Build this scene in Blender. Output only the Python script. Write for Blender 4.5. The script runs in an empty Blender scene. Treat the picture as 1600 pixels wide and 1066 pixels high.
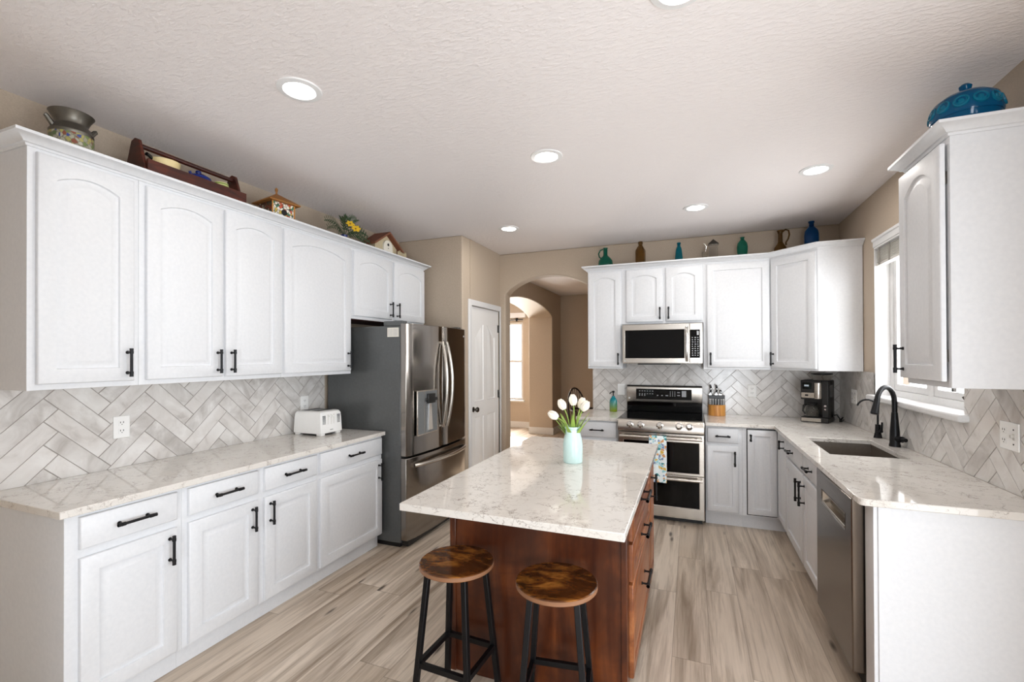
import bpy, bmesh, math, random
from mathutils import Matrix, Vector
C = bpy.context.scene
COL = C.collection
R = math.radians
random.seed(7)

# ------------------------------------------------------------------ camera, world, lights, exposure
cam = bpy.data.cameras.new('camera'); camo = bpy.data.objects.new('camera', cam); COL.objects.link(camo)
cam.sensor_width = 36; cam.lens = 713.692 / 1600 * 36; cam.shift_y = 19.0 / 1600; cam.clip_start = 0.02
camo.matrix_world = Matrix.Translation((0, 0, 1.511)) @ Matrix.Rotation(R(21.448), 4, 'Z') @ Matrix.Rotation(R(90.328), 4, 'X') @ Matrix.Rotation(R(-0.226), 4, 'Z')
C.camera = camo

w = bpy.data.worlds.new('sky'); C.world = w; w.use_nodes = True
bg = w.node_tree.nodes['Background']; bg.inputs[0].default_value = (0.93, 0.96, 1.0, 1); bg.inputs[1].default_value = 3.0

sun = bpy.data.lights.new('sun', 'SUN'); sun.energy = 12; sun.angle = R(0.6); sun.color = (1, 0.95, 0.88)
suno = bpy.data.objects.new('sun', sun); COL.objects.link(suno)
suno.rotation_euler = Vector((0.45, -0.8, -0.45)).to_track_quat('-Z', 'Y').to_euler()


def area(name, loc, d, sx, sy, e, col=(1, 1, 1)):
    l = bpy.data.lights.new(name, 'AREA'); l.shape = 'RECTANGLE'; l.size = sx; l.size_y = sy; l.energy = e; l.color = col
    o = bpy.data.objects.new(name, l); COL.objects.link(o); o.location = loc
    o.rotation_euler = Vector(d).to_track_quat('-Z', 'Y').to_euler()
    return o


# daylight entering the windows: behind the camera, to its right, over the sink, in the dining room
area('daylight', (0.82, -3.02, 1.05), (0, 1, 0.0), 0.85, 1.9, 72, (0.86, 0.93, 1.0))
area('daylight', (1.75, 0.4, 0.9), (-1, 0, 0.0), 2.6, 1.6, 52, (0.86, 0.93, 1.0))
area('daylight', (1.62, 3.58, 1.76), (-1, 0, 0), 1.3, 1.2, 42, (0.97, 0.99, 1))
area('daylight', (-3.75, 9.35, 1.4), (0, -1, 0), 1.0, 1.7, 270, (1, 0.97, 0.93))

C.view_settings.view_transform = 'Standard'; C.view_settings.look = 'None'
C.view_settings.exposure = 0.14; C.view_settings.gamma = 1.0; C.view_settings.use_curve_mapping = False
C.cycles.use_denoising = True
C.cycles.max_bounces = 10; C.cycles.diffuse_bounces = 6; C.cycles.glossy_bounces = 5; C.cycles.transmission_bounces = 8
C.cycles.caustics_reflective = False; C.cycles.caustics_refractive = False
C.cycles.sample_clamp_indirect = 6.0


# ------------------------------------------------------------------ materials
def lin(c):
    return tuple(((v / 255) / 12.92 if v / 255 <= 0.04045 else ((v / 255 + 0.055) / 1.055) ** 2.4) for v in c) + (1,)


class NT:
    def __init__(s, name):
        s.m = bpy.data.materials.new(name); s.m.use_nodes = True; s.t = s.m.node_tree
        s.b = s.t.nodes['Principled BSDF']
        s._co = None

    def n(s, typ, **kw):
        nd = s.t.nodes.new(typ)
        for k, v in kw.items():
            if k.startswith('i_'):
                key = k[2:]; key = int(key) if key.isdigit() else key.replace('_', ' ')
                s.set(nd.inputs[key], v)
            else:
                setattr(nd, k, v)
        return nd

    def set(s, inp, v):
        if hasattr(v, 'node'): s.t.links.new(v, inp)
        elif hasattr(v, 'outputs'): s.t.links.new(v.outputs[0], inp)
        else: inp.default_value = v

    def co(s, scale=(1, 1, 1), rot=(0, 0, 0), loc=(0, 0, 0)):
        if s._co is None: s._co = s.n('ShaderNodeTexCoord').outputs['Object']
        return s.n('ShaderNodeMapping', i_Vector=s._co, i_Scale=scale, i_Rotation=rot, i_Location=loc).outputs[0]

    def math(s, op, a, b=None, c=None):
        nd = s.n('ShaderNodeMath', operation=op); s.set(nd.inputs[0], a)
        if b is not None: s.set(nd.inputs[1], b)
        if c is not None: s.set(nd.inputs[2], c)
        return nd.outputs[0]

    def noise(s, vec, scale, detail=4, rough=0.5, dist=0.0):
        return s.n('ShaderNodeTexNoise', i_Vector=vec, i_Scale=scale, i_Detail=detail, i_Roughness=rough, i_Distortion=dist).outputs[0]

    def ramp(s, fac, stops):
        nd = s.n('ShaderNodeValToRGB'); s.set(nd.inputs[0], fac); e = nd.color_ramp.elements
        while len(e) < len(stops): e.new(0.5)
        for x, (p, c) in zip(e, stops):
            x.position = p; x.color = c if len(c) == 4 else tuple(c) + (1,)
        return nd.outputs[0]

    def mix(s, fac, a, b, mode='MIX'):
        nd = s.n('ShaderNodeMix', data_type='RGBA', blend_type=mode)
        s.set(nd.inputs[0], fac); s.set(nd.inputs[6], a); s.set(nd.inputs[7], b)
        return nd.outputs[2]

    def bump(s, h, strength=0.2, dist=0.01):
        s.set(s.b.inputs['Normal'], s.n('ShaderNodeBump', i_Height=h, i_Strength=strength, i_Distance=dist).outputs[0])

    def p(s, **kw):
        for k, v in kw.items(): s.set(s.b.inputs[k.replace('_', ' ')], v)
        return s


def plain(name, rgb, rough=0.5, metal=0.0, bump=0.0, bscale=60, **kw):
    t = NT(name)
    base = lin(rgb)
    v = t.noise(t.co(), bscale, 3)
    c = t.mix(0.06, base, t.ramp(v, [(0.3, (0, 0, 0, 1)), (0.7, (1, 1, 1, 1))]), 'OVERLAY')
    t.p(Base_Color=c, Roughness=rough, Metallic=metal, **kw)
    if bump: t.bump(v, bump, 0.004)
    return t.m


M = {}
M['wall'] = plain('beige_wall_paint', (183, 168, 150), 0.75, bump=0.12, bscale=140)
t = NT('ceiling_paint'); v = t.noise(t.co((1, 2.2, 1)), 26, 5, 0.6)
t.p(Base_Color=lin((231, 226, 225)), Roughness=0.85); t.bump(t.ramp(v, [(0.45, (0, 0, 0, 1)), (0.62, (1, 1, 1, 1))]), 0.4, 0.006); M['ceil'] = t.m
M['white'] = plain('white_cabinet_paint', (216, 218, 221), 0.42)
M['trim'] = plain('white_trim_paint', (222, 222, 222), 0.4)
M['door'] = plain('white_door_paint', (234, 233, 231), 0.4)
M['black'] = plain('black_metal', (24, 24, 26), 0.38, 0.6)
M['blackplastic'] = plain('black_plastic', (15, 15, 16), 0.35)
M['blackglass'] = plain('black_glass', (4, 4, 5), 0.06, Specular_IOR_Level=0.22)
M['mark'] = plain('pale_marking', (200, 200, 200), 0.5)
M['darkgap'] = plain('dark_gap', (14, 13, 12), 0.7)
M['gray'] = plain('charcoal_enamel', (88, 90, 90), 0.26, 0.25)
M['plate'] = plain('white_plastic', (240, 240, 238), 0.35)
M['chrome'] = plain('chrome', (205, 203, 200), 0.15, 1.0)
M['darknickel'] = plain('dark_nickel', (96, 92, 88), 0.25, 1.0)
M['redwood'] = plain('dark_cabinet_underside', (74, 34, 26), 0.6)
M['mint'] = plain('mint_ceramic', (200, 228, 225), 0.22)
M['tulip'] = plain('cream_petal', (246, 240, 226), 0.55)
M['leaf'] = plain('tulip_leaf_green', (142, 170, 74), 0.5)
M['fern'] = plain('fern_green', (44, 66, 36), 0.6)
M['yellow'] = plain('yellow_petal', (238, 196, 44), 0.55)
M['steelsink'] = plain('sink_steel', (150, 141, 132), 0.34, 0.8)
M['cream'] = plain('cream_enamel', (224, 204, 150), 0.35)
M['navy'] = plain('navy_ceramic', (24, 42, 112), 0.2)
M['pewter'] = plain('aged_pewter', (104, 100, 92), 0.35, 0.75)
M['rust'] = plain('rusty_roof', (150, 98, 40), 0.6, bump=0.3)
M['brownroof'] = plain('brown_roof', (120, 72, 50), 0.7, bump=0.3)
M['whitewash'] = plain('whitewashed_wood', (196, 182, 150), 0.7, bump=0.4)
M['blind'] = plain('blind_slats', (206, 203, 196), 0.5)
M['tape'] = plain('ladder_tape_cloth', (150, 146, 138), 0.8)
M['paper'] = plain('paper', (226, 222, 210), 0.7)
M['windsor'] = plain('dark_chair_wood', (34, 20, 16), 0.35)


def steel(name, rgb, rough, axis):
    t = NT(name); sc = {'x': (2, 90, 90), 'y': (90, 2, 90), 'z': (90, 90, 2)}[axis]
    v = t.noise(t.co(sc), 3, 3, 0.6)
    t.p(Base_Color=t.mix(v, lin(rgb), lin([max(0, q - 12) for q in rgb])), Metallic=1.0, Roughness=t.math('MULTIPLY_ADD', v, 0.07, rough))
    return t.m


M['steel'] = steel('brushed_steel', (200, 194, 186), 0.22, 'x')
M['steelv'] = steel('brushed_steel_upright', (152, 146, 140), 0.12, 'z')
M['steeld'] = steel('brushed_dark_steel', (124, 115, 107), 0.2, 'y')


def glass(name, rgb, rough=0.06, mixdark=0.25):
    t = NT(name)
    t.p(Base_Color=lin(rgb), Roughness=rough, Transmission_Weight=1.0 - mixdark, IOR=1.3)
    return t.m


M['gl_green'] = glass('green_glass', (24, 130, 108)); M['gl_amber'] = glass('amber_glass', (120, 84, 30)); M['gl_teal'] = glass('teal_glass', (10, 128, 150))
M['gl_blue'] = glass('blue_glass', (8, 84, 156)); M['gl_circ'] = glass('turquoise_glass_circles', (20, 142, 180), 0.08, 0.5); M['gl_clear'] = glass('clear_glass', (226, 222, 214), 0.03, 0.05); M['gl_turq'] = glass('turquoise_glass', (0, 96, 146), 0.08, 0.55)
t = NT('window_glass')
tr = t.n('ShaderNodeBsdfTransparent'); gs = t.n('ShaderNodeBsdfGlossy', i_Roughness=0.02)
mx = t.n('ShaderNodeMixShader', i_0=0.06); t.t.links.new(tr.outputs[0], mx.inputs[1]); t.t.links.new(gs.outputs[0], mx.inputs[2])
t.t.links.new(mx.outputs[0], t.t.nodes['Material Output'].inputs[0]); M['pane'] = t.m

t = NT('lamp_lens'); t.p(Base_Color=(1, 1, 1, 1), Emission_Color=(1, 0.97, 0.92, 1), Emission_Strength=14.0); M['lens'] = t.m

# quartz: off-white ground, thin broken taupe veins, faint clouds
t = NT('white_quartz')
co = t.co(); d1 = t.n('ShaderNodeTexNoise', i_Vector=co, i_Scale=5.0, i_Detail=5.0, i_Roughness=0.65).outputs['Color']
wv = t.n('ShaderNodeVectorMath', operation='MULTIPLY_ADD'); t.set(wv.inputs[0], d1); wv.inputs[1].default_value = (0.35, 0.35, 0.35); t.set(wv.inputs[2], co)
vo = t.n('ShaderNodeTexVoronoi', feature='DISTANCE_TO_EDGE', i_Vector=wv.outputs[0], i_Scale=9.0).outputs['Distance']
vein = t.ramp(vo, [(0.0, (1, 1, 1, 1)), (0.035, (0, 0, 0, 1))])
msk = t.ramp(t.noise(t.co(loc=(3, 1, 0)), 8, 4, 0.7), [(0.43, (0, 0, 0, 1)), (0.62, (1, 1, 1, 1))])
vo2 = t.n('ShaderNodeTexVoronoi', feature='DISTANCE_TO_EDGE', i_Vector=wv.outputs[0], i_Scale=23.0).outputs['Distance']
vein2 = t.ramp(vo2, [(0.0, (1, 1, 1, 1)), (0.06, (0, 0, 0, 1))])
msk2 = t.ramp(t.noise(t.co(loc=(7, 5, 2)), 13, 4, 0.7), [(0.5, (0, 0, 0, 1)), (0.68, (1, 1, 1, 1))])
cl = t.mix(t.noise(co, 3.5, 5, 0.6), lin((222, 219, 214)), lin((211, 206, 199)))
c1 = t.mix(t.math('MULTIPLY', t.math('MULTIPLY', vein, msk), 0.85), cl, lin((126, 112, 102)))
c2 = t.mix(t.math('MULTIPLY', t.math('MULTIPLY', vein2, msk2), 0.7), c1, lin((112, 98, 90)))
t.p(Base_Color=c2, Roughness=0.045, Specular_IOR_Level=0.5); M['quartz'] = t.m

# floor planks along Y
t = NT('vinyl_plank')
co = t.co(); sp = t.n('ShaderNodeSeparateXYZ', i_0=co)
px = t.math('DIVIDE', sp.outputs[0], 0.18); row = t.math('FLOOR', px); fx = t.math('FRACT', px)
off = t.n('ShaderNodeTexWhiteNoise', noise_dimensions='1D', i_W=row).outputs[0]
py = t.math('ADD', t.math('DIVIDE', sp.outputs[1], 1.22), off); seg = t.math('FLOOR', py); fy = t.math('FRACT', py)
idv = t.n('ShaderNodeCombineXYZ', i_0=row, i_1=seg, i_2=0.0)
rnd = t.n('ShaderNodeTexWhiteNoise', noise_dimensions='3D', i_Vector=idv).outputs
gco = t.n('ShaderNodeVectorMath', operation='MULTIPLY_ADD'); t.set(gco.inputs[0], rnd[1]); gco.inputs[1].default_value = (9, 9, 9); t.set(gco.inputs[2], co)


def gmap(sc): return t.n('ShaderNodeMapping', i_Vector=gco.outputs[0], i_Scale=sc).outputs[0]


g1 = t.noise(gmap((34, 1.2, 1)), 1.5, 7, 0.7, 0.5); g2 = t.noise(gmap((9, 0.55, 1)), 1.4, 5, 0.6, 0.7); g3 = t.noise(gmap((120, 6, 1)), 1.0, 3)
base = t.mix(rnd[0], lin((226, 212, 195)), lin((200, 184, 165)))
c1 = t.mix(t.ramp(g2, [(0.43, (0, 0, 0, 1)), (0.70, (1, 1, 1, 1))]), base, lin((134, 115, 95)))
c2 = t.mix(t.math('MULTIPLY', t.ramp(g1, [(0.5, (0, 0, 0, 1)), (0.7, (1, 1, 1, 1))]), 0.42), c1, lin((124, 107, 90)))
c2 = t.mix(t.math('MULTIPLY', g3, 0.28), c2, lin((136, 121, 105)))
kn = t.n('ShaderNodeTexVoronoi', i_Vector=gmap((7.5, 1.7, 1)), i_Scale=1.0, i_Randomness=1.0).outputs['Distance']
kr = t.ramp(t.math('ADD', kn, t.math('MULTIPLY', g1, 0.16)), [(0.125, (1, 1, 1, 1)), (0.2, (0, 0, 0, 1))])
c3 = t.mix(t.math('MULTIPLY', kr, 0.9), c2, lin((58, 46, 38)))
ex = t.math('LESS_THAN', t.math('MINIMUM', fx, t.math('SUBTRACT', 1.0, fx)), 0.008)
ey = t.math('LESS_THAN', t.math('MINIMUM', fy, t.math('SUBTRACT', 1.0, fy)), 0.0016)
ed = t.math('MAXIMUM', ex, ey)
t.p(Base_Color=t.mix(t.math('MULTIPLY', ed, 0.45), c3, lin((86, 74, 63))), Roughness=0.34)
t.bump(t.math('SUBTRACT', g1, t.math('MULTIPLY', ed, 2.0)), 0.08, 0.003); M['floor'] = t.m

# tile: per-tile tone from a face attribute, brushed grey washes
t = NT('marbled_tile')
at = t.n('ShaderNodeAttribute', attribute_name='tile').outputs['Fac']; rv = t.n('ShaderNodeTexWhiteNoise', noise_dimensions='1D', i_W=at).outputs
sh = t.n('ShaderNodeVectorMath', operation='MULTIPLY_ADD'); t.set(sh.inputs[0], rv[1]); sh.inputs[1].default_value = (5, 5, 5); t.set(sh.inputs[2], t.co())
nz = t.noise(sh.outputs[0], 5.5, 5, 0.6, 1.4)
b0 = t.mix(rv[0], lin((214, 210, 206)), lin((190, 186, 182)))
b1 = t.mix(t.ramp(nz, [(0.42, (0, 0, 0, 1)), (0.7, (1, 1, 1, 1))]), b0, lin((226, 224, 221)))
b2 = t.mix(t.math('MULTIPLY', t.ramp(nz, [(0.25, (1, 1, 1, 1)), (0.42, (0, 0, 0, 1))]), 0.6), b1, lin((160, 153, 147)))
t.p(Base_Color=b2, Roughness=0.17); t.bump(t.noise(t.co(), 16, 2), 0.12, 0.006); M['tile'] = t.m
M['grout'] = plain('tile_grout', (158, 152, 146), 0.9)


def wood(name, cols, scale=(3, 3, 30), rough=0.4, blot=0.0, dist=1.0, amt=1.0):
    t = NT(name); v = t.noise(t.co(scale), 1.0, 6, 0.62, dist)
    st = [(0.3 + 0.4 * i / (len(cols) - 1), lin(c)) for i, c in enumerate(cols)]
    c = t.ramp(v, st)
    if blot:
        b = t.noise(t.co(), blot, 4, 0.6, 0.6)
        c = t.mix(t.math('MULTIPLY', t.ramp(b, [(0.42, (1, 1, 1, 1)), (0.6, (0, 0, 0, 1))]), amt), c, lin(cols[0]))
    t.p(Base_Color=c, Roughness=rough); t.bump(v, 0.06, 0.003)
    return t.m


M['cherry'] = wood('cherry_stain', [(48, 18, 7), (84, 40, 17), (112, 58, 26)], (10, 10, 1.2), 0.3, 3.0, 1.2, 0.7)
M['cherry_lit'] = wood('daylit_cherry_stain', [(96, 48, 22), (140, 82, 44), (170, 108, 64)], (10, 1.4, 10), 0.34, 2.5, 1.0, 0.5)  # lighter cherry, daylight on the island's right side painted into the colour
M['stool'] = wood('rustic_stool_top', [(32, 15, 6), (104, 58, 22), (186, 122, 52)], (2.5, 7, 2.5), 0.2, 5.5, 2.6, 0.85)
M['ply'] = wood('stool_edge', [(96, 64, 42), (142, 100, 70), (110, 76, 50)], (2, 2, 160), 0.5)
M['bamboo'] = wood('knife_block_wood', [(150, 92, 36), (196, 136, 66), (214, 158, 86)], (40, 40, 2), 0.35)
M['mahog'] = wood('mahogany_box', [(38, 13, 8), (74, 28, 15), (104, 44, 24)], (4, 4, 22), 0.4, 5, 1.0, 0.5)


def mosaic(name, cols, scale, ground=(40, 32, 28), rough=0.3, edge=0.06):
    t = NT(name)
    vv = t.n('ShaderNodeTexVoronoi', i_Vector=t.co(), i_Scale=scale); r = t.n('ShaderNodeTexWhiteNoise', noise_dimensions='3D', i_Vector=vv.outputs['Position']).outputs[0]
    nd = t.n('ShaderNodeValToRGB'); nd.color_ramp.interpolation = 'CONSTANT'; t.set(nd.inputs[0], r); e = nd.color_ramp.elements
    while len(e) < len(cols): e.new(0.5)
    for i, (x, c) in enumerate(zip(e, cols)): x.position = i / len(cols); x.color = lin(c)
    dd = t.n('ShaderNodeTexVoronoi', feature='DISTANCE_TO_EDGE', i_Vector=t.co(), i_Scale=scale).outputs['Distance']
    t.p(Base_Color=t.mix(t.math('LESS_THAN', dd, edge), nd.outputs[0], lin(ground)), Roughness=rough)
    return t.m


M['mos_white'] = mosaic('white_mosaic', [(232, 226, 214), (214, 206, 190), (60, 120, 90), (226, 220, 208), (200, 90, 60), (236, 230, 216), (222, 190, 80)], 55)
M['mos_dark'] = mosaic('brown_mosaic', [(120, 76, 46), (150, 60, 40), (190, 176, 156), (86, 52, 36), (60, 84, 74)], 60)
M['flowerpaint'] = mosaic('painted_flowers', [(50, 66, 140), (110, 128, 70), (176, 172, 152), (130, 72, 52), (150, 148, 130), (166, 158, 90), (160, 158, 140), (92, 112, 70), (168, 164, 146)], 62, (120, 116, 98), 0.4, 0.06)
M['towel'] = mosaic('floral_towel', [(226, 236, 238), (150, 200, 208), (224, 232, 232), (214, 176, 74), (60, 140, 144), (230, 236, 236), (206, 150, 96), (120, 140, 176)], 40, (228, 236, 238), 0.9, 0.05)
t = NT('striped_green_ceramic'); sp = t.n('ShaderNodeSeparateXYZ', i_0=t.co())
st = t.math('GREATER_THAN', t.math('SINE', t.math('MULTIPLY', sp.outputs[2], 420.0)), 0.1)
t.p(Base_Color=t.mix(st, lin((206, 204, 140)), lin((112, 142, 58))), Roughness=0.3); M['stripe'] = t.m
t = NT('teal_to_green_glaze'); sp = t.n('ShaderNodeSeparateXYZ', i_0=t.co())
t.p(Base_Color=t.ramp(t.math('MULTIPLY', sp.outputs[2], 6.0), [(0.1, lin((120, 140, 30))), (0.75, lin((0, 128, 140)))]), Roughness=0.12); M['soap'] = t.m


# ------------------------------------------------------------------ mesh builder
class MB:
    def __init__(s, T=None):
        s.v = []; s.f = []; s.mi = []; s.T = T; s.cur = 0

    def mat(s, i): s.cur = i; return s

    def add(s, vs, fs):
        b = len(s.v)
        for p in vs:
            p = Vector(p)
            s.v.append(s.T @ p if s.T else p)
        for f in fs: s.f.append([b + i for i in f]); s.mi.append(s.cur)
        return s

    def box(s, x0, x1, y0, y1, z0, z1):
        return s.add([(x0, y0, z0), (x1, y0, z0), (x1, y1, z0), (x0, y1, z0), (x0, y0, z1), (x1, y0, z1), (x1, y1, z1), (x0, y1, z1)],
                     [(0, 3, 2, 1), (4, 5, 6, 7), (0, 1, 5, 4), (1, 2, 6, 5), (2, 3, 7, 6), (3, 0, 4, 7)])

    def loops(s, ls, cap0=True, cap1=True, closed=True):
        n = len(ls[0]); vs = [p for l in ls for p in l]; fs = []
        for k in range(len(ls) - 1):
            for i in range(n if closed else n - 1):
                j = (i + 1) % n; fs.append((k * n + i, k * n + j, (k + 1) * n + j, (k + 1) * n + i))
        if cap0: fs.append(tuple(range(n))[::-1])
        if cap1: fs.append(tuple((len(ls) - 1) * n + i for i in range(n)))
        return s.add(vs, fs)

    def tube(s, pts, r, n=10, flat=None):
        pts = [Vector(p) for p in pts]; rs = r if isinstance(r, (list, tuple)) else [r] * len(pts); ls = []
        up = None
        for i, p in enumerate(pts):
            d = (pts[min(i + 1, len(pts) - 1)] - pts[max(i - 1, 0)]).normalized()
            if up is None:
                up = Vector((0, 0, 1)) if abs(d.z) < 0.9 else Vector((1, 0, 0))
            a = d.cross(up).normalized(); b = a.cross(d).normalized(); up = b
            fl = flat or 1.0
            ls.append([p + a * rs[i] * math.cos(2 * math.pi * k / n) + b * rs[i] * fl * math.sin(2 * math.pi * k / n) for k in range(n)])
        return s.loops(ls)

    def cyl(s, p0, p1, r0, r1=None, n=20): return s.tube([p0, p1], [r0, r0 if r1 is None else r1], n)

    def lathe(s, prof, c, n=28):
        x, y, z = c
        return s.loops([[(x + max(r, 1e-4) * math.cos(2 * math.pi * k / n), y + max(r, 1e-4) * math.sin(2 * math.pi * k / n), z + h) for k in range(n)] for r, h in prof])

    def prism(s, poly, axis, c0, c1):
        def m(p, c): return {'X': (c, p[0], p[1]), 'Y': (p[0], c, p[1]), 'Z': (p[0], p[1], c)}[axis]
        return s.loops([[m(p, c0) for p in poly], [m(p, c1) for p in poly]])

    def slab(s, axis, c0, c1, ra, rb, holes=()):
        A = sorted({ra[0], ra[1], *[h[0] for h in holes], *[h[1] for h in holes]}); B = sorted({rb[0], rb[1], *[h[2] for h in holes], *[h[3] for h in holes]})

        def ins(i, j):
            if not (0 <= i < len(A) - 1 and 0 <= j < len(B) - 1): return False
            a = (A[i] + A[i + 1]) / 2; b = (B[j] + B[j + 1]) / 2
            return not any(h[0] < a < h[1] and h[2] < b < h[3] for h in holes)

        def m(a, b, c): return {'X': (c, a, b), 'Y': (a, c, b), 'Z': (a, b, c)}[axis]
        for i in range(len(A) - 1):
            for j in range(len(B) - 1):
                if not ins(i, j): continue
                a0, a1, b0, b1 = A[i], A[i + 1], B[j], B[j + 1]
                for c in (c0, c1): s.add([m(a0, b0, c), m(a1, b0, c), m(a1, b1, c), m(a0, b1, c)], [(0, 1, 2, 3)])
                for (di, dj, p, q) in ((-1, 0, (a0, b0), (a0, b1)), (1, 0, (a1, b0), (a1, b1)), (0, -1, (a0, b0), (a1, b0)), (0, 1, (a0, b1), (a1, b1))):
                    if not ins(i + di, j + dj): s.add([m(*p, c0), m(*q, c0), m(*q, c1), m(*p, c1)], [(0, 1, 2, 3)])
        return s


def rootof(o):
    while o.parent: o = o.parent
    return o


def obj(name, mb, mats, parent=None, bevel=0.0, smooth=True, seg=2, weld=True):
    me = bpy.data.meshes.new(name)
    me.from_pydata([tuple(p) for p in mb.v], [], mb.f)
    for q, i in zip(me.polygons, mb.mi): q.material_index = i
    for m in (mats if isinstance(mats, (list, tuple)) else [mats]): me.materials.append(m)
    bm = bmesh.new(); bm.from_mesh(me)
    if weld:
        bmesh.ops.remove_doubles(bm, verts=bm.verts, dist=1e-5)
        bmesh.ops.dissolve_limit(bm, angle_limit=0.001, verts=bm.verts, edges=bm.edges, delimit={'MATERIAL'})
    bmesh.ops.recalc_face_normals(bm, faces=bm.faces); bm.to_mesh(me); bm.free()
    o = bpy.data.objects.new(name, me); COL.objects.link(o)
    if parent:
        o.parent = parent
        me.transform(Matrix.LocRotScale(rootof(parent).location, rootof(parent).rotation_euler, None).inverted())
    else:
        xs = [v.co for v in me.vertices]
        lo = Vector([min(v[i] for v in xs) for i in range(3)]); hi = Vector([max(v[i] for v in xs) for i in range(3)])
        c = Vector(((lo.x + hi.x) / 2, (lo.y + hi.y) / 2, lo.z)); me.transform(Matrix.Translation(-c)); o.location = c
    if smooth:
        for q in me.polygons: q.use_smooth = True
        me.set_sharp_from_angle(angle=R(38))
    if bevel:
        b = o.modifiers.new('edge', 'BEVEL'); b.width = bevel; b.segments = seg; b.limit_method = 'ANGLE'; b.angle_limit = R(40); b.harden_normals = False
    return o


def tag(o, label, cat, group=None):
    o['label'] = label; o['category'] = cat
    if group: o['group'] = group
    return o


def thing(name, label, cat, loc=(0, 0, 0), group=None, rz=0.0):
    o = bpy.data.objects.new(name, None); COL.objects.link(o); o.location = loc; o.rotation_euler = (0, 0, rz); o.empty_display_size = 0.05
    return tag(o, label, cat, group)


def struct(name, mb, mat, parent=None, **kw):
    o = obj(name, mb, mat, parent, **kw)
    if parent is None: o['kind'] = 'structure'
    return o


def dup(root, loc, label, rz=None):
    r = root.copy(); COL.objects.link(r); r.location = loc; r['label'] = label
    if rz is not None: r.rotation_euler = (0, 0, rz)
    for ch in list(root.children):
        c = ch.copy(); COL.objects.link(c); c.parent = r
        for g in ch.children:
            d = g.copy(); COL.objects.link(d); d.parent = c
    return r


# ------------------------------------------------------------------ room shell
XL, XR, YB, H = -2.90, 1.285, 5.06, 2.728
YN = -2.8


def archpoly(a0, a1, spring, rise, n=20):
    return [(a0 + (a1 - a0) * i / n, spring + rise * (1 - (2 * i / n - 1) ** 2) ** 0.8) for i in range(n + 1)]


fl = struct('floor', MB().box(-5.2, 3.2, YN - 0.2, 9.2, -0.1, 0), M['floor'])
struct('ceiling', MB().box(-5.2, 3.2, YN - 0.2, 9.2, H, H + 0.12), M['ceil'])
struct('wall_left', MB().box(XL - 0.15, XL, YN, YB + 0.14, 0, H), M['wall'])
struct('wall_pantry', MB().prism([(XL, 4.09), (-2.14, 4.09), (-2.14, 4.268), (-2.24, 4.268), (-2.24, 4.20), (XL, 4.20)], 'Z', 0, H), M['wall'], bevel=0.012, seg=3)
struct('wall_pantry_header', MB().box(-2.24, -2.14, 4.268, 5.014, 2.04, H), M['wall'])
struct('wall_pantry_jamb', MB().box(-2.24, -2.14, 5.014, YB, 0, H), M['wall'])
struct('wall_back', MB().prism([(-2.24, 0), (-2.07, 0)] + archpoly(-2.07, -1.02, 2.244, 0.2) + [(-1.02, 0), (1.45, 0), (1.45, H), (-2.24, H)], 'Y', YB, YB + 0.16), M['wall'], bevel=0.014, seg=3)
WY0, WY1, WZ0, WZ1 = 2.975, 4.195, 1.2, 2.33
struct('wall_right', MB().slab('X', XR, XR + 0.16, (YN, YB), (0, H), [(WY0, WY1, WZ0, WZ1), (-0.9, 1.7, 0.1, 2.25)]), M['wall'])
struct('wall_rear', MB().slab('Y', YN - 0.15, YN, (XL - 0.15, XR + 0.16), (0, H), [(0.38, 1.25, 0.1, 2.35)]), M['trim'])
struct('wall_added_light_block', MB().box(XL, -1.25, -0.45, -0.33, 0, H), M['trim'])  # unseen wall added to shade the left cabinet ends, white for neutral bounce
# dining room beyond the arch
struct('wall_dining_left', MB().prism([(YB + 0.16, 0), (5.8, 0)] + archpoly(5.8, 8.4, 2.243, 0.2, 26) + [(8.4, 0), (9.0, 0), (9.0, H), (YB + 0.16, H)], 'X', -2.95, -2.47), M['wall'], bevel=0.014, seg=3)
struct('wall_dining_back', MB().slab('Y', 9.0, 9.15, (-5.2, 3.2), (0, H), [(-4.2, -3.29, 0.58, 2.21)]), M['wall'])
struct('wall_dining_right', MB().box(1.3, 1.45, YB + 0.16, 9.0, 0, H), M['wall'])
struct('wall_hall_left', MB().box(-5.2, -5.05, YB, 9.0, 0, H), M['wall'])
struct('wall_hall_front', MB().box(-5.05, XL - 0.15, YB, YB + 0.16, 0, H), M['wall'])
bb = 0.13
struct('baseboard_dining', MB().box(-2.47, 1.3, 8.985, 9.0, 0, bb), M['trim'], bevel=0.004)
struct('baseboard_arch', MB().box(-2.47, -2.455, 8.4, 8.985, 0, bb).box(-2.95, -2.455, 8.385, 8.4, 0, bb), M['trim'], bevel=0.004)
struct('baseboard_hall', MB().box(-5.05, -2.95, 8.985, 9.0, 0, bb), M['trim'], bevel=0.004)

# dining window
wd = struct('window_2', MB().slab('Y', 9.03, 9.09, (-4.2, -3.29), (0.58, 2.21), [(-4.15, -3.34, 0.63, 1.37), (-4.15, -3.34, 1.42, 2.16)]), M['trim'], bevel=0.004)
obj('pane', MB().box(-4.15, -3.34, 9.055, 9.065, 0.63, 2.16), M['pane'], wd)
obj('window_sill', MB().box(-4.24, -3.25, 8.95, 9.03, 0.545, 0.58), M['trim'], wd, bevel=0.004)
tag(obj('roller_blind', MB().box(-4.26, -3.21, 8.93, 8.995, 2.31, 2.41), M['trim'], bevel=0.006), 'raised blind cassette mounted above the dining room window', 'blind')
cr = thing('curtain_rod', 'thin dark rod on a bracket over the dining room window', 'curtain rod', (-3.75, 8.97, 2.25))
obj('rod', MB().cyl((-4.3, 8.955, 2.265), (-3.27, 8.955, 2.265), 0.009), M['black'], cr)
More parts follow.
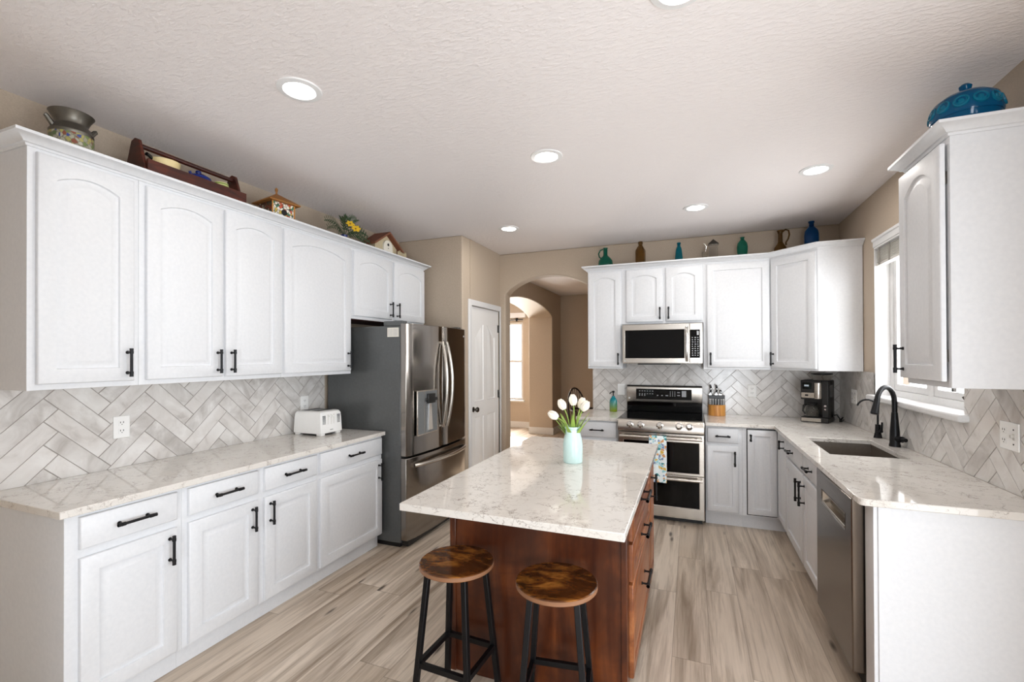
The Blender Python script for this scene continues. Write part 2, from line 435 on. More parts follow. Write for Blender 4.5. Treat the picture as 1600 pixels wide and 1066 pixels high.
obj('bracket', MB().box(-3.43, -3.40, 8.955, 9.0, 2.235, 2.30), M['black'], cr)

# pantry door with its casing
dr = struct('door_1', MB().slab('X', -2.18, -2.145, (4.272, 5.010), (0.008, 2.036), [(4.375, 4.60, 1.02, 1.86), (4.682, 4.907, 1.02, 1.86), (4.375, 4.60, 0.22, 0.86), (4.682, 4.907, 0.22, 0.86)]), M['door'], smooth=False)


def panel_loop(a0, a1, b0, b1, ins, rise, d, F, asym=0, K=14):
    a0 += ins; a1 -= ins; b0 += ins; b1 -= ins; L = []

    def sh(t):
        if asym == 0: return 1 - (2 * t - 1) ** 2
        t = t if asym > 0 else 1 - t
        return t * t * (3 - 2 * t)
    for i in range(K): L.append(F(a0 + (a1 - a0) * i / K, b0, d))
    for i in range(4): L.append(F(a1, b0 + (b1 - rise * (1 - sh(1.0)) - b0) * i / 4, d))
    for i in range(K): L.append(F(a1 + (a0 - a1) * i / K, b1 - rise * (1 - sh(1 - i / K)), d))
    for i in range(4): L.append(F(a0, b1 - rise * (1 - sh(0.0)) + (b0 - b1 + rise * (1 - sh(0.0))) * i / 4, d))
    return L


FX = lambda a, b, d: (-2.145 + d, a, b)
for (a0, a1, b0, b1, rise, asy) in ((4.375, 4.60, 1.02, 1.86, 0.13, 1), (4.682, 4.907, 1.02, 1.86, 0.13, -1), (4.375, 4.60, 0.22, 0.86, 0, 0), (4.682, 4.907, 0.22, 0.86, 0, 0)):
    mb = MB(); e = 0.0001
    mb.loops([panel_loop(a0, a1, b0, b1, i, r, d, FX, asy) for i, r, d in ((-.001, 0, 0), (e, 0, 0), (0.003, rise, 0), (0.010, rise, -0.009), (0.02, rise, -0.009), (0.045, rise, -0.001))], cap0=False)
    obj('door_panel', mb, M['door'], dr)
obj('door_knob', MB().lathe([(0.0, 0), (0.028, 0), (0.028, 0.006), (0.012, 0.012), (0.012, 0.03), (0.024, 0.036), (0.029, 0.05), (0.022, 0.062), (0, 0.065)], (0, 0, 0)), M['darknickel'])
kn = bpy.data.objects['door_knob']; kn.parent = dr; kn.matrix_world = Matrix.Identity(4)
kn.location = Vector((-2.145, 4.335, 0.945)) - dr.location; kn.rotation_euler = (0, R(90), 0)
for z in (1.83, 1.06, 0.25): obj('hinge', MB().cyl((-2.138, 5.013, z - 0.045), (-2.138, 5.013, z + 0.045), 0.007).box(-2.145, -2.141, 4.985, 5.012, z - 0.045, z + 0.045), M['darknickel'], dr)
mb = MB()
for (o0, t0) in ((0.0, 0.014), (0.012, 0.019)):
    mb.prism([(4.268, 0), (4.268, 2.04), (5.014, 2.04), (5.014, 0), (5.014 + 0.036, 0), (5.014 + 0.036, 2.10), (4.268 - 0.062 + o0, 2.10), (4.268 - 0.062 + o0, 0)], 'X', -2.14, -2.14 + t0)
struct('trim_1', mb, M['trim'], bevel=0.003)

# kitchen window over the sink
wk = struct('window_1', MB().slab('X', 1.375, 1.425, (WY0, WY1), (WZ0, WZ1), [(WY0 + 0.05, 3.56, WZ0 + 0.05, WZ1 - 0.05), (3.61, WY1 - 0.05, WZ0 + 0.05, WZ1 - 0.05)]), M['trim'], bevel=0.004)
for a0, a1 in ((WY0 + 0.05, 3.56), (3.61, WY1 - 0.05)):
    sa = obj('sash', MB().slab('X', 1.385, 1.42, (a0, a1), (WZ0 + 0.05, WZ1 - 0.05), [(a0 + 0.045, a1 - 0.045, WZ0 + 0.095, WZ1 - 0.095)]), M['trim'], wk, bevel=0.004)
    obj('pane', MB().box(1.40, 1.406, a0 + 0.045, a1 - 0.045, WZ0 + 0.095, WZ1 - 0.095), M['pane'], sa)
obj('window_crank', MB().box(1.352, 1.376, 3.09, 3.14, 1.205, 1.225).cyl((1.355, 3.115, 1.225), (1.345, 3.10, 1.26), 0.006).cyl((1.345, 3.10, 1.26), (1.335, 3.115, 1.285), 0.008), M['darknickel'], wk)
obj('sash_lock', MB().box(1.362, 1.376, 3.28, 3.30, 1.30, 1.34).cyl((1.36, 3.29, 1.33), (1.35, 3.29, 1.355), 0.005), M['darknickel'], wk)
obj('window_sill', MB().box(1.235, 1.38, WY0 - 0.045, WY1 + 0.045, 1.168, 1.207), M['trim'], wk, bevel=0.012, seg=3)
obj('jamb', MB().box(XR - 0.002, 1.376, WY0 + 0.0005, WY0 + 0.012, WZ0, WZ1).box(XR - 0.002, 1.376, WY1 - 0.012, WY1 - 0.0005, WZ0, WZ1).box(XR - 0.002, 1.376, WY0, WY1, WZ1 - 0.012, WZ1 - 0.0005), M['trim'], wk)
bl = thing('window_blind', 'white slatted blind drawn up under its valance above the sink window', 'blind', (1.3, 3.58, 2.18))
obj('valance', MB().prism([(1.345, 2.295), (1.275, 2.295), (1.275, 2.305), (1.268, 2.308), (1.268, 2.345), (1.260, 2.352), (1.258, 2.368), (1.284, 2.368), (1.284, 2.33), (1.345, 2.3299)], 'Y', WY0 - 0.02, WY1 - 0.025), M['trim'], bl, bevel=0.002)
mb = MB()
for k in range(9): mb.box(1.292, 1.335, WY0 + 0.018, WY1 - 0.018, 2.195 + k * 0.011, 2.1995 + k * 0.011)
mb.box(1.292, 1.335, WY0 + 0.018, WY1 - 0.018, 2.17, 2.188)
obj('slats', mb, M['blind'], bl)
for y in (3.2, 3.58, 3.92, 4.10): obj('ladder_tape', MB().box(1.290, 1.2915, y, y + 0.03, 2.172, 2.294), M['tape'], bl)

# herringbone tile
def herring(name, F, regions, phase_a, phase_b, tw=0.079, tl=0.308):
    bm = bmesh.new(); lay = bm.faces.layers.float.new('tile'); g = 0.0013; q = math.sqrt(0.5)
    for (a0, a1, b0, b1) in regions:
        tb = bmesh.new(); tlay = tb.faces.layers.float.new('tile')
        for k in range(-40, 41):
            for m in range(-14, 15):
                for ori in (0, 1):
                    x0, y0 = k * tw + m * tl, k * tw - m * tl + (tw if ori else 0)
                    x1, y1 = (x0 + tl, y0 + tw) if ori == 0 else (x0 + tw, y0 + tl)
                    P = [((x - y) * q + phase_a, (x + y) * q + phase_b) for x, y in ((x0 + g, y0 + g), (x1 - g, y0 + g), (x1 - g, y1 - g), (x0 + g, y1 - g))]
                    if max(p[0] for p in P) < a0 or min(p[0] for p in P) > a1 or max(p[1] for p in P) < b0 or min(p[1] for p in P) > b1: continue
                    cx = sum(p[0] for p in P) / 4; cy = sum(p[1] for p in P) / 4; rv = (k * 31 + m * 17 + ori * 7) * 0.37 + 50
                    lo = [tb.verts.new((p[0], p[1], 0.002)) for p in P]; hi = [tb.verts.new((p[0] + (cx - p[0]) * 0.012, p[1] + (cy - p[1]) * 0.012, 0.008)) for p in P]
                    fs = [tb.faces.new(hi)] + [tb.faces.new((lo[i], lo[(i + 1) % 4], hi[(i + 1) % 4], hi[i])) for i in range(4)]
                    for f in fs: f[tlay] = rv
        for co, no in (((a0, 0, 0), (-1, 0, 0)), ((a1, 0, 0), (1, 0, 0)), ((0, b0, 0), (0, -1, 0)), ((0, b1, 0), (0, 1, 0))):
            bmesh.ops.bisect_plane(tb, geom=tb.verts[:] + tb.edges[:] + tb.faces[:], plane_co=co, plane_no=no, clear_outer=True)
        base = [tb.verts.new(p) for p in ((a0, b0, 0.0055), (a1, b0, 0.0055), (a1, b1, 0.0055), (a0, b1, 0.0055))]
        tb.faces.new(base).material_index = 1
        mp = {v: bm.verts.new(v.co) for v in tb.verts}
        for f in tb.faces:
            nf = bm.faces.new([mp[v] for v in f.verts]); nf[lay] = f[tlay]; nf.material_index = f.material_index
        tb.free()
    for v in bm.verts: v.co = F(*v.co)
    bmesh.ops.recalc_face_normals(bm, faces=bm.faces)
    me = bpy.data.meshes.new(name); bm.to_mesh(me); bm.free(); me.materials.append(M['tile']); me.materials.append(M['grout'])
    o = bpy.data.objects.new(name, me); COL.objects.link(o); o['kind'] = 'structure'
    return o


herring('backsplash_left', lambda a, b, d: (XL + d, a, b), [(0.99, 3.02, 0.914, 1.374)], 1.491 - 0.0, 0.93)
herring('backsplash_back', lambda a, b, d: (a, YB - d, b), [(-1.02, XR, 0.914, 1.375), (-0.65, 0.107, 1.375, 1.44)], 0.64, 0.93)
herring('backsplash_right', lambda a, b, d: (XR - d, a, b), [(1.6, WY0, 0.914, 1.374), (WY0, WY1, 0.914, 1.2), (WY1, YB, 0.914, 1.374)], 2.99, 0.93)

# ------------------------------------------------------------------ cabinets
FL = lambda x0: (lambda a, b, d: (x0 + d, a, b))        # faces +X, a = Y
FB = lambda y0: (lambda a, b, d: (a, y0 - d, b))        # faces -Y, a = X
FRt = lambda x0: (lambda a, b, d: (x0 - d, a, b))       # faces -X, a = Y


def front(parent, F, a0, a1, b0, b1, rise=0.0, th=0.02, flat=False, fr=0.062, name='door', mat=None):
    mb = MB(); S = [(0, 0, 0.0005), (0, 0, th - 0.006), (0.002, 0, th - 0.002), (0.006, 0, th)]
    if not flat: S += [(fr, rise, th), (fr + 0.003, rise, th - 0.009), (fr + 0.011, rise, th - 0.0098), (fr + 0.034, rise, th - 0.001), (fr + 0.037, rise, th - 0.0005)]
    mb.loops([panel_loop(a0, a1, b0, b1, i, r, d, F) for i, r, d in S])
    return obj(name, mb, mat or M['white'], parent)


def pull(parent, F, a, b, vertical=True, L=0.135, d0=0.02, r=0.0062):
    mb = MB(); h = L / 2; k = L * 0.36; D = d0 + 0.032
    P = (lambda q, d: F(a, b + q, d)) if vertical else (lambda q, d: F(a + q, b, d))
    mb.cyl(P(-h, D), P(h, D), r, n=12)
    for s in (-k, k):
        mb.cyl(P(s, d0 - 0.001), P(s, D), 0.0048, n=10); mb.cyl(P(s - 0.006, D), P(s + 0.006, D), r + 0.0022, n=12); mb.cyl(P(s, d0 - 0.001), P(s, d0 + 0.004), 0.008, n=10)
    for s in (-1, 1): mb.cyl(P(s * h - s * 0.012, D), P(s * h, D), r + 0.0016, n=12)
    return obj('handle', mb, M['black'], parent)


G = 'white base cabinets along the left wall'
XF = -2.30; F = FL(XF)
for (y0, y1, lab, doors, drs) in (
        (1.03, 1.475, 'white base cabinet with one drawer at the near end of the left counter', [(1.074, 1.446, 1.409)], [(1.074, 1.446)]),
        (1.475, 2.333, 'white two-door base cabinet with two drawers in the middle of the left counter', [(1.50, 1.881, 1.842), (1.926, 2.316, 1.958)], [(1.50, 1.881), (1.926, 2.316)]),
        (2.333, 3.005, 'white base cabinet with one wide door beside the refrigerator', [(2.349, 2.99, 2.945)], [(2.349, 2.99)])):
    c = thing('base_cabinet', lab, 'cabinet', ((XL + XF) / 2, (y0 + y1) / 2, 0), G)
    obj('carcass', MB().box(XL + 0.004, XF, y0, y1 - 0.0008, 0.10, 0.882), M['white'], c, bevel=0.0015)
    obj('toe_kick', MB().box(XL + 0.004, -2.34, y0 + (0.0 if y0 > 1.1 else 0.0), y1 - 0.0008, 0, 0.0995), M['white'], c)
    for a0, a1, hy in doors: pull(front(c, F, a0, a1, 0.112, 0.702), F, hy, 0.61)
    for a0, a1 in drs: pull(front(c, F, a0, a1, 0.738, 0.868, flat=True, name='drawer'), F, (a0 + a1) / 2, 0.803, False, 0.15)

tag(obj('worktop', MB().box(XL + 0.009, -2.266, 1.002, 3.012, 0.884, 0.914), M['quartz'], bevel=0.003), 'long marbled quartz counter on the left base cabinets, under the toaster', 'countertop')

G = 'white wall cabinets on the left wall'
XU = -2.533; F = FL(XU)
for (y0, y1, z0, lab, doors) in (
        (1.013, 1.42, 1.374, 'single-door white wall cabinet under the pewter milk can', [(1.039, 1.394, 1.362)]),
        (1.42, 2.258, 1.374, 'two-door white wall cabinet under the wooden tote', [(1.448, 1.843, 1.81), (1.861, 2.25, 1.893)]),
        (2.258, 2.925, 1.374, 'wide single-door white wall cabinet above the toaster', [(2.273, 2.908, 2.872)]),
        (2.925, 3.998, 1.815, 'short two-door white wall cabinet above the refrigerator', [(2.945, 3.451, 3.415), (3.48, 3.984, 3.515)])):
    c = thing('wall_cabinet', lab, 'cabinet', ((XL + XU) / 2, (y0 + y1) / 2, z0), G)
    obj('carcass', MB().box(XL + 0.004, XU, y0, y1 - 0.0008, z0, 2.396), M['white'], c, bevel=0.0015)
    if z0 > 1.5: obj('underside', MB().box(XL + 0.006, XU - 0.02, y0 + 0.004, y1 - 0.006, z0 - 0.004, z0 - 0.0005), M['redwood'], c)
    for a0, a1, hy in doors: pull(front(c, F, a0, a1, z0 + 0.025, 2.366, 0.036 if a1 - a0 < 0.45 else 0.046), F, hy, z0 + 0.112)

CROWN = [(0.0005, 2.383), (0.006, 2.383), (0.010, 2.392), (0.018, 2.394), (0.024, 2.402), (0.044, 2.416), (0.050, 2.419), (0.055, 2.421), (0.055, 2.433), (0.0005, 2.433)]


def crown(path, label):
    ls = []; P = [Vector(p) for p in path]
    for i, p in enumerate(P):
        ns = []
        for a, b in ((i - 1, i), (i, i + 1)):
            if 0 <= a and b < len(P):
                d = (P[b] - P[a]).normalized(); ns.append(Vector((d.y, -d.x)))
        if len(ns) == 2:
            n = (ns[0] + ns[1]).normalized(); n = n / n.dot(ns[0])
        else: n = ns[0]
        ls.append([(p.x + n.x * o, p.y + n.y * o, z) for o, z in CROWN])
    mb = MB().loops(ls)
    return tag(obj('crown_moulding', mb, M['white']), label, 'moulding')


crown([(XL + .003, 1.013), (XU, 1.013), (XU, 3.998), (XL + .003, 3.998)], 'white crown moulding running along the top of the left wall cabinets')
crown([(-1.003, YB - .003), (-1.003, 4.727), (0.674, 4.727), (0.975, 4.43), (XR - .003, 4.43)], 'white crown moulding turning the corner above the range-wall cabinets')
crown([(XR - .003, 2.73), (0.965, 2.73), (0.965, 2.335), (XR - .003, 2.335)], 'white crown moulding around the cabinet under the blue glass dish')

# back wall uppers
G = 'white wall cabinets around the microwave'
YU = 4.727; F = FB(YU)
for (x0, x1, z0, lab, doors, rise) in (
        (-1.003, -0.652, 1.374, 'narrow arched-door white wall cabinet beside the arch opening', [(-0.995, -0.662, -0.69)], 0.036),
        (-0.652, 0.107, 1.822, 'short two-door white wall cabinet above the microwave', [(-0.611, -0.26, -0.285), (-0.231, 0.093, -0.205)], 0.036),
        (0.107, 0.674, 1.374, 'wide square-panelled white wall cabinet above the knife block', [(0.139, 0.662, 0.168)], 0.0)):
    c = thing('wall_cabinet', lab, 'cabinet', ((x0 + x1) / 2, 4.9, z0), G)
    obj('carcass', MB().box(x0, x1 - 0.0008, YU, YB - 0.012, z0, 2.396), M['white'], c, bevel=0.0015)
    for a0, a1, hx in doors: pull(front(c, F, a0, a1, z0 + 0.02, 2.366, rise, fr=0.058), F, hx, z0 + 0.1, L=0.12)
c = thing('corner_wall_cabinet', 'white diagonal corner wall cabinet above the coffee maker', 'cabinet', (1.0, 4.8, 1.374), G)
obj('carcass', MB().prism([(0.6745, YB - 0.012), (0.6745, 4.727), (0.975, 4.43), (XR - 0.004, 4.43), (XR - 0.004, YB - 0.012)], 'Z', 1.374, 2.396), M['white'], c, bevel=0.0015)
dv = Vector((0.975 - 0.674, 4.43 - 4.727)); LD = dv.length; dv.normalize(); nv = Vector((dv.y, -dv.x))
F = lambda a, b, d: (0.674 + dv.x * a + nv.x * d, 4.727 + dv.y * a + nv.y * d, b)
pull(front(c, F, 0.012, LD - 0.012, 1.392, 2.366, 0.0, fr=0.058), F, 0.035, 1.474, L=0.12)

# right wall upper
c = thing('wall_cabinet', 'arched-door white wall cabinet to the right of the sink window', 'cabinet', (1.12, 2.53, 1.374))
obj('carcass', MB().box(0.965, XR - 0.004, 2.335, 2.73, 1.374, 2.396), M['white'], c, bevel=0.0015)
F = FRt(0.957)
pull(front(c, F, 2.352, 2.742, 1.40, 2.362, 0.06), F, 2.70, 1.49)
for z in (2.2, 1.48): obj('hinge', MB().box(0.9572, 0.9648, 2.356, 2.375, z, z + 0.05), M['darknickel'], c)

# back base cabinets
G = 'white base cabinets beside the range and sink'
YF = 4.42; F = FB(YF)
c = thing('base_cabinet', 'white drawer base cabinet between the arch opening and the range', 'cabinet', (-0.84, 4.7, 0), G)
obj('carcass', MB().box(-1.042, -0.655, YF, YB - 0.004, 0.10, 0.882), M['white'], c, bevel=0.0015)
obj('toe_kick', MB().box(-1.042, -0.655, YF + 0.06, YB - 0.004, 0, 0.0995), M['white'], c)
pull(front(c, F, -1.028, -0.668, 0.725, 0.868, flat=True, name='drawer'), F, -0.85, 0.795, False)
pull(front(c, F, -1.028, -0.668, 0.115, 0.70), F, -0.70, 0.61)
c = thing('base_cabinet', 'narrow white base cabinet with one drawer right of the range', 'cabinet', (0.25, 4.7, 0), G)
obj('carcass', MB().box(0.112, 0.405, YF, YB - 0.004, 0.12, 0.882), M['white'], c, bevel=0.0015)
obj('toe_kick', MB().box(0.112, 0.405, YF + 0.06, YB - 0.004, 0, 0.1195), M['white'], c)
pull(front(c, F, 0.128, 0.374, 0.742, 0.866, flat=True, name='drawer'), F, 0.25, 0.80, False, 0.12)
pull(front(c, F, 0.122, 0.376, 0.135, 0.715, fr=0.05), F, 0.345, 0.61, L=0.13)
XBF = 0.69
c = thing('corner_base_cabinet', 'white corner base cabinet with a folding full-height door', 'cabinet', (1.0, 4.6, 0), G)
obj('carcass', MB().prism([(0.4055, YF), (XBF, YF), (XBF, 4.045), (XR - 0.01, 4.045), (XR - 0.01, YB - 0.012), (0.4055, YB - 0.012)], 'Z', 0.12, 0.882), M['white'], c, bevel=0.0015)
obj('toe_kick', MB().prism([(0.4055, YF + 0.06), (XBF + 0.06, YF + 0.06), (XBF + 0.06, 4.045), (XR - 0.01, 4.045), (XR - 0.01, YB - 0.012), (0.4055, YB - 0.012)], 'Z', 0, 0.1195), M['white'], c)
obj('gap_shadow', MB().box(0.438, 0.668, YF - 0.0012, YF, 0.13, 0.874), M['darkgap'], c)
F2 = FRt(XBF)
pull(front(c, F, 0.445, 0.667, 0.14, 0.866, fr=0.05), F, 0.468, 0.80, L=0.06)
pull(front(c, F2, 4.06, 4.395, 0.14, 0.866, fr=0.05), F2, 4.12, 0.80, L=0.07)
c = thing('sink_cabinet', 'white sink base cabinet with two doors beside the dishwasher', 'cabinet', (1.0, 3.54, 0), G)
obj('carcass', MB().slab('Z', 0.12, 0.882, (XBF, XR - 0.01), (3.05, 4.0442), [(0.735, 1.19, 3.2, 3.92)]), M['white'], c)
obj('toe_kick', MB().box(XBF + 0.06, XR - 0.01, 3.05, 4.0442, 0, 0.1195), M['white'], c)
for a0, a1, hy, hd in ((3.06, 3.46, 3.243, 3.42), (3.49, 4.03, 3.80, 3.53)):
    pull(front(c, F2, a0, a1, 0.742, 0.866, flat=True, name='drawer_front'), F2, hy + 0.02, 0.805, False, 0.12)
    pull(front(c, F2, a0, a1, 0.135, 0.722), F2, hd, 0.61, L=0.15)
tag(obj('end_panel', MB().box(0.70, XR - 0.01, 2.322, 2.42, 0, 0.882).box(0.715, XR - 0.01, 2.316, 2.322, 0, 0.882), M['white'], bevel=0.0015), 'white cabinet end panel closing the sink counter beside the dishwasher', 'panel')

dw = thing('dishwasher', 'stainless steel dishwasher with pocket handle under the sink counter', 'dishwasher', (0.95, 2.73, 0))
obj('body', MB().box(0.715, 1.25, 2.432, 3.04, 0.02, 0.875), M['darkgap'], dw)
dd = obj('door', MB().slab('X', 0.655, 0.712, (2.435, 3.042), (0.105, 0.874), [(2.53, 2.93, 0.705, 0.775)]), M['steeld'], dw, bevel=0.006, seg=3)
obj('pocket_handle', MB().loops([[(0.654, 2.525, 0.70), (0.654, 2.935, 0.70), (0.654, 2.935, 0.78), (0.654, 2.525, 0.78)], [(0.658, 2.535, 0.708), (0.658, 2.925, 0.708), (0.658, 2.925, 0.772), (0.658, 2.535, 0.772)], [(0.69, 2.545, 0.715), (0.69, 2.915, 0.715), (0.70, 2.915, 0.770), (0.70, 2.545, 0.770)]], cap0=False).cyl((0.659, 2.535, 0.712), (0.659, 2.925, 0.712), 0.007), M['steel'], dd)
obj('toe_plate', MB().box(0.735, 0.75, 2.435, 3.042, 0.0, 0.10), M['darkgap'], dw)

# worktops on the range wall and sink wall
tag(obj('worktop', MB().box(-1.055, -0.652, 4.388, YB - 0.009, 0.884, 0.914), M['quartz'], bevel=0.003), 'short marbled quartz counter piece left of the range', 'countertop')
mb = MB(); SX0, SX1, SY0, SY1 = 0.772, 1.155, 3.25, 3.865
mb.slab('Z', 0.884, 0.914, (0.109, XR - 0.009), (2.292, YB - 0.009), [(0.109, 0.645, 2.292, 4.388), (SX0, SX1, SY0, SY1)])
wt = obj('worktop', mb, M['quartz'])
bm = bmesh.new(); bm.from_mesh(wt.data)
ev = [e for e in bm.edges if all(abs(v.co.x + wt.location.x - 0.645) < 1e-3 and abs(v.co.y + wt.location.y - 2.292) < 1e-3 for v in e.verts)]
bmesh.ops.bevel(bm, geom=ev, offset=0.022, segments=3, affect='EDGES', profile=0.5); bm.to_mesh(wt.data); bm.free()
b = wt.modifiers.new('edge', 'BEVEL'); b.width = 0.003; b.segments = 2; b.limit_method = 'ANGLE'; b.angle_limit = R(50)
tag(wt, 'L-shaped marbled quartz counter holding the sink and coffee maker', 'countertop')
sk = thing('sink', 'rectangular undermount steel sink set in the quartz counter', 'sink', (0.96, 3.56, 0.69))
e = 0.006
mb = MB()
mb.loops([[(x, y, z) for x, y in ((SX0 - i, SY0 - i), (SX1 + i, SY0 - i), (SX1 + i, SY1 + i), (SX0 - i, SY1 + i))] for i, z in ((0.025, 0.8835), (0.025, 0.8815), (0.016, 0.68), (-0.02, 0.672), (-0.02, 0.676), (0.010, 0.684), (0.004, 0.8835))], cap0=False, cap1=False)
mb.add([(SX0 + .02, SY0 + .02, .676), (SX1 - .02, SY0 + .02, .676), (SX1 - .02, SY1 - .02, .676), (SX0 + .02, SY1 - .02, .676)], [(0, 1, 2, 3)])
obj('bowl', mb, M['steelsink'], sk, bevel=0.004)
obj('drain', MB().lathe([(0, 0), (0.045, 0), (0.045, 0.004), (0.03, 0.005), (0.028, 0.002), (0, 0.002)], (0.98, 3.6, 0.6765)), M['chrome'], sk)

# faucets
fa = thing('kitchen_faucet', 'tall black pull-down faucet behind the sink', 'faucet', (1.222, 3.66, 0.914))
obj('body', MB().lathe([(0.031, 0), (0.031, 0.012), (0.028, 0.02), (0.026, 0.10), (0.0205, 0.17), (0.0165, 0.22)], (1.222, 3.66, 0.914), 20), M['black'], fa)
fd = Vector((-0.155, -0.14, 0)).normalized(); pts = [Vector((1.222, 3.66, 1.12)), Vector((1.222, 3.66, 1.17))]
for k in range(13):
    an = math.pi * k / 12 * 0.93; pts.append(Vector((1.222, 3.66, 1.195)) + fd * 0.088 * (1 - math.cos(an)) + Vector((0, 0, 0.105 * math.sin(an))))
obj('spout', MB().tube(pts, 0.0145, 14), M['black'], fa)
pe = pts[-1]; d2 = (pts[-1] - pts[-2]).normalized()
obj('spray_head', MB().tube([pe - d2 * 0.01, pe + d2 * 0.03, pe + d2 * 0.085, pe + d2 * 0.09], [0.0155, 0.018, 0.023, 0.018], 16), M['black'], fa)
obj('lever', MB().cyl((1.222, 3.66, 0.968), (1.243, 3.605, 0.968), 0.019).cyl((1.243, 3.605, 0.968), (1.252, 3.58, 0.968), 0.015, 0.012), M['black'], fa)
ff = thing('filter_faucet', 'small black gooseneck water tap beside the tall faucet', 'faucet', (1.238, 4.0, 0.914))
obj('body', MB().lathe([(0.027, 0), (0.025, 0.006), (0.018, 0.04), (0.016, 0.095), (0, 0.096)], (1.238, 4.0, 0.914), 18), M['black'], ff)
pts = [Vector((1.238, 4.0, 1.0)), Vector((1.238, 4.0, 1.11))]
for k in range(11):
    an = math.pi * k / 10 * 0.9; pts.append(Vector((1.238, 4.0, 1.12)) + Vector((-0.062 * (1 - math.cos(an)), 0.0, 0.065 * math.sin(an))))
obj('spout', MB().tube(pts, 0.0062, 10), M['black'], ff)
obj('lever', MB().cyl((1.238, 4.0, 0.965), (1.25, 3.965, 0.965), 0.010).cyl((1.25, 3.965, 0.965), (1.25, 3.96, 1.03), 0.006), M['black'], ff)

# ------------------------------------------------------------------ fridge
fr = thing('refrigerator', 'tall stainless french-door refrigerator with ice dispenser beside the pantry', 'refrigerator', (-2.45, 3.52, 0))
Y0, Y1, XD, XFf = 3.025, 4.03, -2.135, -2.07
obj('body', MB().box(XL + 0.03, XD, Y0 + 0.006, Y1 - 0.006, 0.035, 1.752), M['gray'], fr, bevel=0.006)
obj('foot_grille', MB().box(XL + 0.05, XD - 0.02, Y0 + 0.02, Y1 - 0.02, 0.0, 0.034).box(XD - .02, -2.085, Y0 + 0.03, Y1 - 0.03, 0.012, 0.05), M['blackplastic'], fr)
bulge = lambda y: 0.034 * (1 - ((y - (Y0 + Y1) / 2) / ((Y1 - Y0) / 2)) ** 2)


def fdoor(name, y0, y1, z0, z1, hole=None, n=12):
    mb = MB(); prof = [(XD + 0.004, y0)] + [(XFf + bulge(y0 + (y1 - y0) * i / n) - (0.012 if i in (0, n) else 0), y0 + (y1 - y0) * i / n) for i in range(n + 1)] + [(XD + 0.004, y1)]
    mb.prism(prof, 'Z', z0, z1)
    return obj(name, mb, M['steelv'], fr, bevel=0.004)


YM = (Y0 + Y1) / 2
dl = fdoor('left_door', Y0, YM - 0.003, 0.722, 1.77); drr = fdoor('right_door', YM + 0.003, Y1, 0.722, 1.77); fz = fdoor('freezer_drawer', Y0, Y1, 0.062, 0.706)
for dp, yy, s in ((dl, YM - 0.035, -1), (drr, YM + 0.035, 1)):
    pts = []; x0 = XFf + bulge(yy)
    for k in range(17):
        tt = k / 16; pts.append((x0 + 0.012 + 0.052 * math.sin(math.pi * tt) ** 0.8, yy + s * 0.012 * math.sin(math.pi * tt), 0.895 + 0.74 * tt))
    obj('handle', MB().tube(pts, 0.0145, 12).cyl((x0 - 0.004, yy, 0.905), (x0 + 0.02, yy, 0.905), 0.013).cyl((x0 - 0.004, yy, 1.625), (x0 + 0.02, yy, 1.625), 0.013), M['steel'], dp)
pts = []
for k in range(21):
    tt = k / 20; y = Y0 + 0.07 + (Y1 - Y0 - 0.14) * tt; pts.append((XFf + bulge(y) + 0.010 + 0.045 * math.sin(math.pi * tt) ** 0.6, y, 0.642))
obj('handle', MB().tube(pts, 0.0165, 12), M['steel'], fz)
xb = XFf + bulge(3.3)
dis = obj('dispenser', MB().loops([[(x, y, z) for y, z in ((3.115, 0.868), (3.425, 0.868), (3.425, 1.232), (3.115, 1.232))] for x in (xb - 0.004, xb + 0.009)]), M['steel'], dl, bevel=0.003)
M['disgray'] = plain('dispenser_grey', (120, 124, 126), 0.3, 0.4)
obj('control_panel', MB().box(xb + 0.0092, xb + 0.0105, 3.125, 3.215, 0.88, 1.222), M['disgray'], dl)
obj('cavity', MB().box(xb + 0.0092, xb + 0.0098, 3.225, 3.415, 0.88, 1.222), M['disgray'], dl)
obj('chute', MB().box(xb + 0.009, xb + 0.028, 3.25, 3.36, 1.12, 1.20).box(xb + 0.009, xb + 0.02, 3.228, 3.41, 1.135, 1.165), M['blackplastic'], dl, bevel=0.004)
obj('paddle', MB().prism([(3.265, 0.90), (3.335, 0.90), (3.315, 1.12), (3.285, 1.12)], 'X', xb + 0.0098, xb + 0.016), M['chrome'], dl)
obj('badge', MB().cyl((XFf + bulge(3.96) - 0.001, 3.96, 1.70), (XFf + bulge(3.96) + 0.0015, 3.96, 1.70), 0.009), M['mark'], drr)
obj('hinge_cover', MB().box(-2.30, -2.12, Y0 + 0.01, Y0 + 0.075, 1.7525, 1.792), M['gray'], fr, bevel=0.004)
obj('hinge_cover', MB().box(-2.30, -2.12, Y1 - 0.075, Y1 - 0.01, 1.7525, 1.792), M['gray'], fr, bevel=0.004)
tag(obj('paper_note', MB().box(-2.255, -2.15, Y0 - 0.0005, Y0 + 0.0055, 1.665, 1.738).mat(1).box(-2.250, -2.205, Y0 - 0.001, Y0, 1.672, 1.73).box(-2.2, -2.155, Y0 - 0.001, Y0, 1.672, 1.73), [M['paper'], M['blind']]), 'small pale note stuck high on the refrigerator side', 'note')

